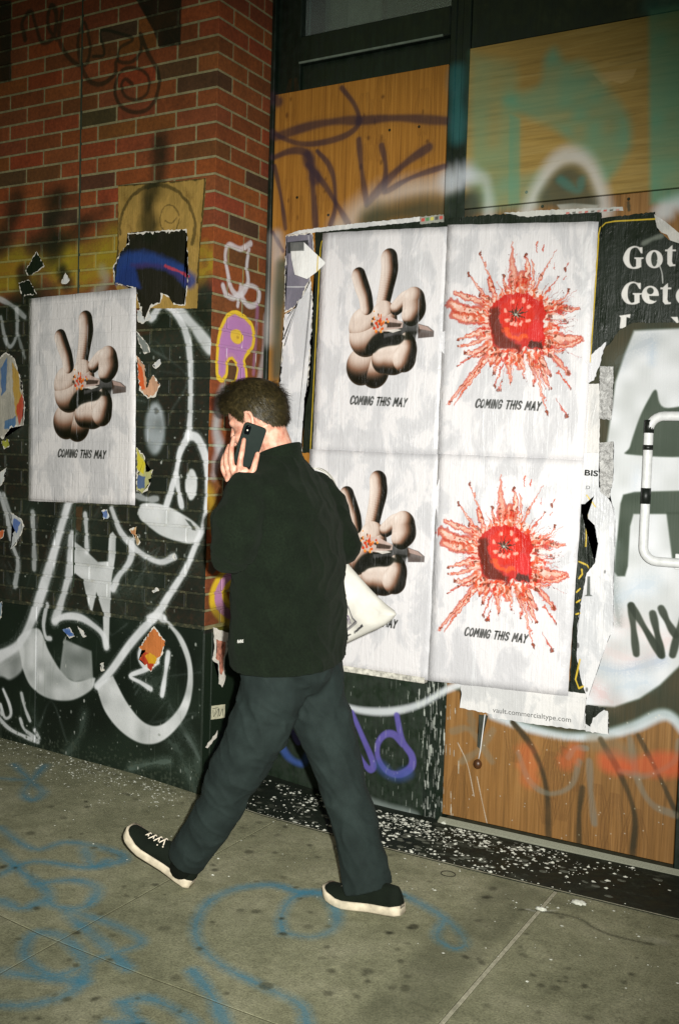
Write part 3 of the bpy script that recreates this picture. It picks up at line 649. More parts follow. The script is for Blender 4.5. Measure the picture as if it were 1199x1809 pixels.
def seen(b):
    x0, x1, y0, y1, k = b; z = ZB+CH*(k+.5)
    if x1 < 0 and -1.0 < x0 and x1 < -.41 and 1.19 < z < 2.03: return False        # behind the pasted sheet
    left = -1.24 + .0*(z-2)
    return x1 > left and z < 3.2
vis = [b for b in allb if seen(b)]; vis.sort(key=lambda b: -(b[0]+.02*abs(b[4]-20)))
visset = set(vis[:298])
for b in vis[:298]: put_brick(*b, True)
for b in allb:
    if b not in visset: put_brick(*b, False)
so = bm_obj('distant_bricks', stuff, MBRICK, pier); so.color = (*lin((120, 62, 36)), 1); tag(so, kind='stuff')
core = box('mortar', -3.3, -.0042, .0042, D+.05, ZB-.02, ZB+CH*47, MMORT, pier); core.color = (*lin((146, 140, 106)), 1)
# plinth: two cladding panels on the front, one on the return, and a capping lip
box('plinth_panel', -3.3, -.955, -.002, .05, -.2, ZB-.012, MPLINTH, pier, .003)
box('plinth_panel', -.951, -.002, -.002, .05, -.2, ZB-.012, MPLINTH, pier, .003)
box('plinth_panel', -.06, .0015, .051, D+.02, -.2, ZB-.012, MPLINTH, pier, .003)
box('plinth_corner', -.06, .0008, .0, .05, -.2, ZB-.012, MPLINTH, pier, .002)
x0 = onY(143, 250, 0)[0]
box('control_joint', x0-.004, x0+.004, -.0022, .02, ZB+.1, 3.8, plain('caulk', (44, 54, 40), .8), pier, .001)

# ================================================================== SHOPFRONT
shop = empty('shopfront', (1.2, D+.06, 0)); tag(shop, 'black metal shopfront boarded with plywood beside the brick pier', 'shopfront')
PX0, PX1 = .828, .914                       # mullion
RX0 = 1.815                                 # right-hand mullion
MDARK = plain('dark_interior', (14, 18, 14), .9)
MINT = plain('pale_blind', (96, 108, 96), .9)
box('back_wall', 0, 3.2, D+.30, D+.34, -.2, 3.85, MDARK, shop)
box('left_jamb', .0025, .022, D-.012, D+.08, -.06, 3.85, MFRAME, shop, .003)
box('left_jamb_stop', .022, .136, D+.012, D+.08, 2.92, 3.85, MFRAME, shop, .003)
def mullion(xa, xb, z0, z1):
    bm = bmesh.new(); s = xb-xa
    bm_box(bm, xa, xa+s*.30, D+.002, D+.09, z0, z1, .003); bm_box(bm, xa+s*.30, xa+s*.60, D+.008, D+.09, z0, z1, 0); bm_box(bm, xa+s*.60, xb, D+.002, D+.09, z0, z1, .003)
    return bm_obj('mullion', bm, MFRAME, shop)
mullion(PX0, PX1, -.06, 3.85); mullion(RX0, RX0+.09, -.06, 2.96)
box('transom', .136, PX0-.001, D+.004, D+.08, 3.032, 3.142, MFRAME, shop, .004)
box('transom_lip', .138, PX0-.03, D-.004, D+.004, 3.028, 3.036, plain('edge_highlight', (104, 116, 104), .4, .5), shop, .001)  # pale colour stands in for the metallic highlight along this edge
box('transom_panel', .136, PX0-.001, D+.03, D+.08, 2.90, 3.031, MFRAME, shop, .003)
box('fascia', PX1+.001, 3.2, D+.004, D+.09, 2.962, 3.85, MFRAME, shop, .004)
def glass():
    m = M('window_glass', .08, .5); m.b.inputs['Base Color'].default_value = (.75, .85, .8, 1)
    m.b.inputs['Transmission Weight'].default_value = .9; m.b.inputs['IOR'].default_value = 1.45
    return m.m
box('window_pane', .137, PX0-.002, D+.045, D+.051, 3.143, 3.84, glass(), shop)
box('blind', .30, .46, D+.12, D+.124, 3.0, 3.84, MINT, shop); box('blind', .17, .295, D+.15, D+.154, 3.0, 3.84, plain('grey_blind', (70, 84, 74), .9), shop); box('blind', .465, .80, D+.16, D+.164, 3.0, 3.84, plain('dim_blind', (44, 60, 50), .9), shop)
box('plywood_board', .024, PX0-.002, D, D+.016, .512, 2.918, MWOOD_L, shop, .0015)
box('plywood_board', PX1+.002, 1.95, D-.004, D+.014, 2.356, 2.960, MWOOD_R, shop, .0015)
box('plywood_board', PX1+.002, RX0-.002, D, D+.016, -.028, 2.352, MWOOD_D, shop, .0015)
box('plywood_board', RX0+.094, 3.1, D, D+.016, -.028, 2.94, MWOOD_D, shop, .0015)
box('bulkhead', .024, PX0-.002, D+.006, D+.05, -.06, .486, MBULK, shop, .002)
MLEDGE = plain('weathered_ledge', (186, 182, 172), .8, .2, .5, 60)
box('board_edge', .024, PX0-.004, D-.016, D+.016, .487, .511, MLEDGE, shop, .002)
bm = bmesh.new()
for k in range(5): bm_box(bm, PX1-.005, 2.9, D-.026+.005*k, D-.0225+.005*k, -.07, -.050+.0025*k, .0006)
bm_box(bm, PX1-.005, 2.9, D-.028, D, -.075, -.056, .001)
bm_obj('threshold', bm, plain('aluminium_threshold', (132, 132, 116), .5, .5, .2, 300, .1, .001), shop)
rs = random.Random(8)
for px, py in ((525, 349), (688, 230), (740, 224), (580, 380), (930, 340), (1110, 352), (958, 365)):
    p = onY(px, py, D); bm = bmesh.new(); bmesh.ops.create_cone(bm, cap_ends=True, segments=10, radius1=.006, radius2=.004, depth=.004)
    bmesh.ops.rotate(bm, verts=bm.verts, matrix=Matrix.Rotation(math.pi/2, 3, 'X')); bmesh.ops.translate(bm, verts=bm.verts, vec=(p[0], D-.003 if px < 800 else D-.006, p[2]))
    bm_obj('screw', bm, MFRAME, shop)

# ================================================================== POSTERS
def text_mesh(txt, width=None, height=None, shear=0., bold=0., sx=1.):
    cu = bpy.data.curves.new('lettering', 'FONT'); cu.body = txt; cu.shear = shear; cu.offset = bold; cu.extrude = 0; cu.resolution_u = 3
    o = bpy.data.objects.new('lettering', cu); COL.objects.link(o); dg = bpy.context.evaluated_depsgraph_get()
    me = bpy.data.meshes.new_from_object(o.evaluated_get(dg)); bpy.data.objects.remove(o); bpy.data.curves.remove(cu)
    co = np.array([v.co[:] for v in me.vertices]); mn, mx = co.min(0), co.max(0)
    co -= mn; sz = mx-mn
    fy = height/sz[1] if height else width*sx/sz[0]
    fx = width/sz[0] if width else fy*sx
    co[:, 0] *= fx; co[:, 1] *= fy
    for v, c in zip(me.vertices, co): v.co = c
    return me, sz[0]*fx, sz[1]*fy
def put_text(txt, p0, p1, height, Y, mat, parent, shear=0., bold=0.):
    """lettering on a plane of constant Y, running from p0 to p1 (X, Z of the baseline ends), a film 0.4 mm proud"""
    L = math.hypot(p1[0]-p0[0], p1[1]-p0[1]); me, w_, h_ = text_mesh(txt, L, height, shear, bold)
    ca, sa = (p1[0]-p0[0])/L, (p1[1]-p0[1])/L
    for v in me.vertices:
        x, y = v.co.x, v.co.y; v.co = (p0[0]+x*ca-y*sa, Y, p0[1]+x*sa+y*ca)
    me.materials.clear(); me.materials.append(mat)
    o = bpy.data.objects.new('lettering', me); COL.objects.link(o); inv(o, parent); return o
MINK = plain('black_ink', (20, 24, 20), .6, .3, .3, 90)
def paper_mat(name, img=None, base=(214, 210, 212), bricks=False, streaks=True, world=None, rough=.42):
    """wheat-pasted paper: print from the canvas, vertical creases and damp patches"""
    m = M(name, rough, .4); v = m.pos()
    if world: base_s = m.n('ObjectInfo').outputs['Color']
    else: base_s = m.n('RGB').outputs[0]; base_s.default_value = (*lin(base), 1)
    damp = m.noise(m.pos((1.6, 1.6, .9)), 5, 5, .6, .6)
    vert = m.noise(m.pos((60, 60, 2.2)), 1, 8, .7, .25); fine = m.noise(m.pos((210, 210, 9)), 1, 5, .7)
    col = m.mix(.7, base_s, m.ramp(damp, [(.40, (.70, .72, .74)), (.47, (.78, .80, .82)), (.52, (1, 1, 1))]), 'MULTIPLY')
    if img:
        if world: pc, pa = m.canvas(img, world, (0, 2))
        else:
            t = m.n('TexImage', image=img, extension='EXTEND', interpolation='Cubic'); m.l(m.n('UVMap').outputs[0], t.inputs[0]); pc, pa = t.outputs
        col = m.mix(pa, col, pc)
    # rubbed, pale streaks where paste dried over the print
    st = m.ramp(fine, [(.62, (0, 0, 0)), (.76, (.34, .34, .34))])
    st2 = m.ramp(m.noise(m.pos((34, 34, 1.4)), 1, 6, .75), [(.60, (0, 0, 0)), (.66, (.5, .5, .5)), (.7, (0, 0, 0))])
    col = m.mix(st, col, lin((176, 176, 178))) if streaks else col
    col = m.mix(st2, col, lin((226, 226, 228))) if streaks else col
    bp = m.bump(vert, .42, .005); bp = m.bump(fine, .2, .0012, bp); bp = m.bump(m.noise(v, 7, 4), .5, .012, bp); bl = m.ramp(m.noise(m.pos((1, 1, .6)), 34, 4, .5, 1.5), [(.5, (0, 0, 0)), (.62, (1, 1, 1))]); bp = m.bump(bl, .18, .002, bp)
    cr_ = m.ramp(m.noise(m.pos((15, 15, 1.1)), 1, 5, .6, .8), [(.46, (0, 0, 0)), (.5, (1, 1, 1)), (.54, (0, 0, 0))]); bp = m.bump(cr_, .22, .003, bp)
    if bricks:
        br = m.n('TexBrick'); br.offset = .5; br.inputs['Scale'].default_value = 1; br.inputs['Brick Width'].default_value = .213; br.inputs['Row Height'].default_value = .0677; br.inputs['Mortar Size'].default_value = .006; br.inputs['Mortar Smooth'].default_value = .6
        sp = m.n('SeparateXYZ'); m.l(v, sp.inputs[0]); cb = m.n('CombineXYZ'); m.l(sp.outputs[0], cb.inputs[0]); m.l(m.math('SUBTRACT', sp.outputs[2], ZB), cb.inputs[1]); m.l(cb.outputs[0], br.inputs[0])
        bp = m.bump(m.math('SUBTRACT', 1.0, br.outputs['Fac']), .45, .002, bp)
    rg = m.ramp(damp, [(.4, (.30,)*3), (.6, (.5,)*3)])
    return m.out(col, bp, rg)
def sheet(name, TL, TR, BR, BL, Y, mat, wob=.0012, seed=0, nx=18, ny=28, jag=.0012):
    """a pasted sheet with 0.8 mm of paper and paste, slightly rippled; corners as (X, Z)"""
    r = random.Random(seed); vs, fs, uv = [], [], []
    for j in range(ny+1):
        for i in range(nx+1):
            a, b = i/nx, j/ny
            x = (TL[0]*(1-a)+TR[0]*a)*b + (BL[0]*(1-a)+BR[0]*a)*(1-b); z = (TL[1]*(1-a)+TR[1]*a)*b + (BL[1]*(1-a)+BR[1]*a)*(1-b)
            if i in (0, nx): x += r.uniform(-jag, jag)
            if j in (0, ny): z += r.uniform(-jag, jag)
            d = wob*(1+mnoise.noise(Vector((x*26+seed, z*2.5, seed*3.1))) + .6*mnoise.noise(Vector((x*9, z*9, seed))))
            vs.append((x, Y-max(d, 0)-.0008, z)); uv.append((a, b))
    n = len(vs); vs += [(v[0], Y, v[2]) for v in vs]; uv += uv
    I = lambda i, j: j*(nx+1)+i
    for j in range(ny):
        for i in range(nx):
            q = (I(i, j), I(i+1, j), I(i+1, j+1), I(i, j+1)); fs += [q, tuple(n+k for k in q[::-1])]
    for i in range(nx): fs += [(I(i+1, 0), I(i, 0), n+I(i, 0), n+I(i+1, 0)), (I(i, ny), I(i+1, ny), n+I(i+1, ny), n+I(i, ny))]
    for j in range(ny): fs += [(I(0, j), I(0, j+1), n+I(0, j+1), n+I(0, j)), (I(nx, j+1), I(nx, j), n+I(nx, j), n+I(nx, j+1))]
    o = mesh(name, vs, fs, mat, None, True, uv)
    return o
STROKES = {'C': [[(1, .78), (.8, .98), (.4, 1), (.05, .75), (.02, .3), (.3, 0), (.75, .02), (.98, .2)]], 'O': [[(.5, 1), (.08, .75), (.06, .28), (.48, 0), (.92, .25), (.94, .72), (.5, 1)]], 'M': [[(.02, 0), (.12, 1), (.5, .35), (.9, 1), (1, 0)]], 'I': [[(.5, 0), (.5, 1)]], 'N': [[(.08, 0), (.08, 1), (.9, 0), (.92, 1)]],
           'G': [[(.95, .8), (.7, 1), (.3, .97), (.05, .65), (.08, .2), (.45, 0), (.85, .12), (.92, .45), (.55, .45)]], 'T': [[(0, .97), (1, .97)], [(.5, .97), (.5, 0)]], 'H': [[(.08, 0), (.08, 1)], [(.92, 0), (.92, 1)], [(.08, .5), (.92, .5)]], 'S': [[(.92, .82), (.6, 1), (.2, .9), (.15, .65), (.8, .4), (.88, .15), (.5, 0), (.08, .15)]], 'A': [[(0, 0), (.5, 1), (1, 0)], [(.2, .35), (.8, .35)]], 'Y': [[(.02, 1), (.5, .5)], [(.98, 1), (.5, .5), (.45, 0)]]}
def print_text(c, txt, p0, p1, h, wt, col):
    """bold slanted capitals drawn with a broad pen between two baseline points"""
    adv = {'I': .42, 'M': 1.25, ' ': .62}; tot = sum(adv.get(q, 1.0) for q in txt)
    p0, p1 = np.array(p0), np.array(p1); L = np.hypot(*(p1-p0)); u = (p1-p0)/L; n = np.array([-u[1], u[0]]); k = L/tot; x = 0
    for q in txt:
        a = adv.get(q, 1.0)
        for st in STROKES.get(q, []):
            P = [p0 + u*((x + (.12+.70*sx)*a)*k + .22*h*sy) + n*sy*h for sx, sy in st]
            c.stroke(P, wt, col, .25, .96, sm=q in 'COGS', grain=.12)
        x += a
# ---- printed hand (shaded print, drawn in sheet coordinates)
cvH = Canvas(0, .635, 0, .913, 1000)
def LH(pts): return [(x+1.021, z-1.145) for x, z in z4(pts)]
def HT(pts): return [((x-.2735)*.635/.598, (z-1.405)*.913/.905) for x, z in S2(Z(pts, 480, 370, 3.747))]
def print_hand():
    c = cvH; L, K = c3(206, 188, 178), c3(16, 14, 7); s = .00066
    B = lambda pts, rad, d=(1, -.5), lo=.84, hi=.8: c.blob(HT(pts), [q*s for q in rad], L, K, ddir=d, lo=lo, hi=hi)
    B([(612, 1035), (700, 1062)], [122, 112], (.15, -1), .95, .95)                        # wrist roll
    B([(625, 770), (640, 830)], [122, 136], (.7, -1), .74, .95)                           # palm
    B([(580, 436), (602, 500), (628, 570), (640, 640)], [56, 58, 54, 52], (1, .35), .90, .80)     # first finger
    B([(786, 312), (790, 390), (772, 500), (750, 610)], [64, 66, 58, 54], (1, .15), .90, .80)     # second finger
    B([(755, 690), (770, 720)], [92, 88], (1, -.5), .62, 1.0)
    B([(840, 640), (900, 585), (950, 575)], [48, 56, 62], (.4, -1), .80, .9)              # folded finger
    B([(958, 585), (962, 640), (945, 680)], [84, 88, 74], (.9, -.6), .88, .9)
    c.poly(HT([(640, 905), (690, 830), (770, 790), (880, 730), (990, 740), (1000, 800), (920, 830), (850, 880), (770, 890), (700, 930), (650, 950)]), c3(14, 16, 8), .014, .97, True)
    B([(760, 985), (830, 985), (890, 960)], [92, 98, 88], (.35, -1), .80, .85)            # thumb
    B([(915, 850), (925, 900), (900, 975)], [50, 66, 88], (1, -.35), .92, .8)
    c.poly(HT([(650, 925), (680, 870), (760, 840), (860, 815), (905, 830), (865, 880), (790, 895), (730, 915), (690, 945)]), c3(13, 15, 8), .010, .97, True)
    c.poly(HT([(905, 790), (985, 790), (975, 850), (900, 850)]), c3(14, 16, 8), .012, .95)
    # rolled cigarette and its ember
    c.poly(HT([(690, 705), (790, 695), (890, 735), (885, 770), (780, 800), (690, 795)]), c3(190, 166, 158), .004, .97)
    c.poly(HT([(775, 735), (880, 742), (870, 765), (780, 772)]), c3(40, 28, 20), .006, .9); c.poly(HT([(760, 790), (850, 780), (880, 785), (820, 806)]), c3(214, 206, 200), .003, .95)
    c.poly(HT([(985, 738), (1060, 755), (1100, 785), (1098, 825), (990, 838)]), c3(60, 42, 32), .004, .95); c.poly(HT([(990, 742), (1055, 758), (1090, 788), (1000, 775)]), c3(176, 150, 142), .004, .9)
    r = random.Random(5)
    for i in range(46):
        x, y = r.gauss(722, 26), r.gauss(742, 24); col = [c3(206, 88, 30), c3(60, 44, 30), c3(190, 176, 166), c3(196, 56, 24), c3(226, 140, 50)][i % 5]
        c.ell(HT([(x, y)])[0], r.uniform(4, 12)*s, r.uniform(4, 13)*s, col, .002, .95)
print_text(cvH, 'COMING THIS MAY', HT([(534, 1283)])[0], HT([(918, 1294)])[0], .032, .0076, c3(22, 26, 20))
print_hand(); imH = cvH.image('hand_print')
# ---- printed splashed tomato
cvT = Canvas(0, .585, 0, .88, 1000)
def LT(pts): return [(x-.850, z-1.398) for x, z in S2(Z(pts, 760, 370, 3.747))]
def print_tomato():
    c = cvT; s = .00054; r = random.Random(14)
    RED, ORG, BRN, PAL = c3(186, 36, 20), c3(202, 84, 46), c3(104, 38, 20), c3(224, 204, 194)
    def jet(p, w0, w1, tip=0, core=True, col=None):
        P = LT(p); c.stroke(P, w0*s, c3(178, 58, 34) if col is None else col, .12, .85, w2=w1*s, grain=.05)
        if core: c.stroke(P, w0*s*.74, ORG, .2, .8, w2=w1*s*.6, grain=.5)
        if core and w0 > 20: c.stroke(P, w0*s*.58, PAL, .3, .9, w2=w1*s*.45, grain=.5)
        if tip: c.ell(P[-1], tip*s, tip*s*1.3, BRN, .002, .95); c.ell(P[-1], tip*s*.55, tip*s*.75, c3(150, 70, 40), .002, .9)
    jets = [([(420, 560), (385, 440), (335, 312)], 22, 9, 13), ([(380, 590), (310, 520), (258, 452)], 26, 10, 14), ([(420, 640), (280, 610), (165, 570)], 60, 34, 0), ([(400, 700), (250, 690), (140, 645)], 110, 80, 0), ([(380, 740), (240, 740), (165, 720)], 90, 70, 0),
            ([(400, 800), (300, 840), (195, 880)], 70, 14, 10), ([(400, 840), (280, 900), (190, 925)], 56, 12, 8), ([(420, 880), (320, 950), (240, 962)], 60, 22, 14), ([(420, 900), (340, 970), (265, 992)], 56, 16, 12), ([(300, 985), (240, 1010), (185, 1045)], 12, 8, 6),
            ([(430, 930), (330, 1050), (230, 1170), (135, 1295)], 62, 20, 0), ([(380, 1000), (300, 1110), (165, 1310)], 40, 8, 0), ([(340, 1060), (250, 1180), (215, 1230)], 30, 8, 0), ([(450, 960), (405, 1040)], 60, 26, 12), ([(470, 960), (430, 1090)], 50, 22, 12), ([(480, 1040), (455, 1110), (433, 1170)], 16, 10, 13), ([(478, 1140), (462, 1200)], 10, 12, 13),
            ([(520, 960), (530, 1060), (540, 1165)], 70, 5, 0), ([(590, 960), (600, 1050)], 90, 30, 0), ([(610, 1000), (628, 1110)], 30, 8, 6), ([(660, 960), (690, 1080), (700, 1165)], 40, 14, 8), ([(690, 980), (740, 1180), (785, 1345)], 26, 8, 13), ([(720, 980), (765, 1110), (800, 1180)], 46, 16, 8), ([(740, 980), (800, 1100)], 50, 24, 12),
            ([(740, 1010), (740, 1100), (770, 1180)], 10, 6, 6), ([(835, 1240), (870, 1300), (910, 1365)], 5, 12, 15), ([(845, 1070), (890, 1120), (928, 1182)], 16, 14, 8), ([(760, 920), (850, 1000), (915, 1075)], 56, 34, 10), ([(760, 880), (830, 930), (890, 930)], 40, 10, 0), ([(780, 850), (900, 850), (1000, 850)], 90, 44, 0), ([(800, 880), (880, 900), (990, 860)], 44, 30, 0),
            ([(760, 780), (840, 760), (905, 740)], 20, 8, 10), ([(820, 775), (945, 800)], 6, 3, 0), ([(750, 700), (830, 650), (880, 640)], 70, 50, 0), ([(860, 640), (930, 650), (965, 640)], 44, 26, 0), ([(740, 640), (830, 610), (915, 525)], 36, 8, 12), ([(870, 600), (930, 545), (965, 520)], 4, 2, 0), ([(720, 610), (780, 530), (845, 435)], 20, 6, 9),
            ([(690, 560), (740, 420), (822, 262)], 22, 5, 0), ([(820, 350), (815, 390)], 6, 4, 0), ([(905, 345), (880, 390)], 10, 6, 8), ([(890, 430), (880, 465)], 6, 4, 0), ([(748, 235), (738, 280)], 12, 7, 0), ([(706, 215), (697, 280)], 12, 7, 0), ([(670, 560), (680, 420), (672, 340)], 30, 10, 0), ([(630, 500), (640, 400), (630, 305)], 60, 22, 12),
            ([(560, 560), (545, 400), (536, 225)], 100, 5, 0), ([(600, 560), (600, 440)], 110, 60, 0), ([(520, 560), (490, 500), (486, 450)], 26, 14, 14), ([(470, 590), (480, 540)], 40, 20, 0), ([(430, 600), (390, 480)], 44, 34, 0), ([(400, 620), (330, 575)], 44, 26, 12)]
    for p, a, b, t in jets: jet(p, a, b, t)
    cx, cy = LT([(588, 770)])[0]
    for i in range(90):                                    # hair-fine streaks and flung drops
        th = r.uniform(0, 2*math.pi); q0 = r.uniform(.11, .16); q1 = q0+abs(r.gauss(.05, .03)); a2 = th+r.uniform(-.06, .06)
        c.stroke([(cx+q0*math.cos(th), cy+q0*math.sin(th)), (cx+q1*math.cos(a2), cy+q1*math.sin(a2))], r.uniform(.001, .0035), [RED, ORG, BRN][i % 3], .3, .8, w2=.0008, sm=False)
        if i % 2: c.ell((cx+q1*math.cos(a2), cy+q1*math.sin(a2)), r.uniform(.0012, .0032), r.uniform(.0012, .004), [RED, BRN][i % 2], .002, .85)
    for p, a, b, t in jets:                                # mottled flesh and seeds along the splashes
        P = smooth(LT(p)); 
        for i in range(int(a*.22)):
            q = P[int(r.random()**1.3*(len(P)-1))]; ww = a*s*.36
            c.ell((q[0]+r.uniform(-ww, ww), q[1]+r.uniform(-ww, ww)), r.uniform(.0012, .004), r.uniform(.0012, .004), [RED, ORG, BRN, c3(206, 84, 50), PAL][r.randrange(5)], .0025, .85)
    c.ell(LT([(588, 765)])[0], .150, .143, PAL, .03, .8, grain=.6)
    for i in range(520):                                   # juice, seeds and flesh round the fruit
        th = r.uniform(0, 2*math.pi); q = r.uniform(.095, .165)*(1+.12*math.sin(5*th)); cx, cy = LT([(588, 770)])[0]
        x, y = cx+q*math.cos(th), cy+q*math.sin(th)*.98; col = [RED, ORG, c3(216, 70, 40), PAL, BRN, c3(190, 90, 60)][r.randrange(6)]
        c.ell((x, y), r.uniform(.002, .011), r.uniform(.002, .007), col, .003, .85, th+r.uniform(-.4, .4))
    for th in np.linspace(0, 2*math.pi, 34):
        cx, cy = LT([(588, 770)])[0]; q0 = .11; q1 = r.uniform(.13, .20); a2 = th+r.uniform(-.1, .1)
        c.stroke([(cx+q0*math.cos(th), cy+q0*math.sin(th)), (cx+q1*math.cos(a2), cy+q1*math.sin(a2))], r.uniform(.004, .012), ORG if r.random() < .6 else RED, .3, .7, w2=.0015, sm=False)
    body = [(400, 680), (430, 625), (470, 590), (540, 562), (620, 556), (690, 580), (750, 630), (765, 690), (752, 730), (756, 800), (757, 880), (738, 918), (660, 925), (625, 915), (590, 960), (560, 925), (470, 925), (425, 900), (398, 800)]
    c.poly(LT(body), c3(186, 28, 20), .005, .98, True, .1)
    c.poly(LT([(398, 690), (450, 650), (465, 740), (500, 830), (560, 880), (600, 900), (590, 960), (560, 920), (470, 925), (425, 880), (405, 800)]), c3(84, 34, 20), .018, .9, True)
    c.poly(LT([(660, 870), (740, 860), (748, 905), (735, 918), (655, 915)]), c3(60, 34, 26), .008, .9)
    c.poly(LT([(640, 800), (700, 730), (748, 780), (750, 860), (670, 870)]), c3(206, 44, 44), .015, .9, True)
    c.ell(LT([(575, 700)])[0], .070, .066, c3(200, 40, 24), .012, .95); c.stroke(LT([(500, 800), (560, 850), (640, 840)]), .016, c3(226, 96, 40), .6, .8)
    for x, y in ((545, 620), (618, 605), (655, 645), (500, 680), (545, 755), (570, 770), (605, 760), (650, 740), (515, 740)): c.ell(LT([(x, y)])[0], .0075, .0085, c3(232, 186, 170), .008, .85)
    for th in np.linspace(0, 2*math.pi, 10, endpoint=False):
        cx, cy = LT([(572, 695)])[0]; q = r.uniform(.028, .052); c.stroke([(cx, cy), (cx+q*math.cos(th+.2), cy+q*math.sin(th+.2))], .008, c3(34, 36, 22), .3, .92, w2=.001, sm=False)
    for th in np.linspace(0, 2*math.pi, 6, endpoint=False):
        cx, cy = LT([(574, 697)])[0]; c.stroke([(cx, cy), (cx+.018*math.cos(th), cy+.018*math.sin(th))], .005, c3(196, 200, 190), .3, .9, w2=.001, sm=False)
print_tomato(); cvT.warp(.0055, 14, 31)
print_text(cvT, 'COMING THIS MAY', LT([(306, 1312)])[0], LT([(738, 1326)])[0], .030, .0070, c3(22, 26, 20))
imT = cvT.image('tomato_print')
MPH_B = paper_mat('hand_sheet_on_brick', imH, (208, 203, 203), bricks=True)
MPH = paper_mat('hand_sheet', imH); MPT = paper_mat('tomato_sheet', imT)
G_P = 'pasted advertising sheets'
lp = sheet('poster', (-1.03, 2.051), (-.397, 2.065), (-.38, 1.152), (-1.016, 1.138), -.003, MPH_B, .0010, 1)
tag(lp, 'white sheet with a cartoon-like hand print pasted alone on the black brickwork', 'poster', G_P)
YP = D-.004
hp = sheet('poster', (.284, 2.313), (.862, 2.292), (.850, 1.398), (.263, 1.405), YP-.0018, MPH, .0014, 2)
tag(hp, 'hand print sheet pasted above the tote bag, upper one on the shopfront', 'poster', G_P)
hq = sheet('poster', (.252, 1.412), (.858, 1.404), (.848, .502), (.236, .500), YP-.0036, MPH, .0014, 3)
tag(hq, 'hand print sheet half hidden behind the walking person and tote bag', 'poster', G_P)
tp = sheet('poster', (.850, 2.298), (1.445, 2.261), (1.428, 1.396), (.842, 1.398), YP-.0022, MPT, .0014, 4)
tag(tp, 'upper red splashed tomato sheet beside the black lettered poster', 'poster', G_P)
tq = sheet('poster', (.846, 1.408), (1.432, 1.400), (1.408, .522), (.838, .500), YP-.0040, MPT, .0014, 5)
tag(tq, 'lower red splashed tomato sheet above the web address strip', 'poster', G_P)

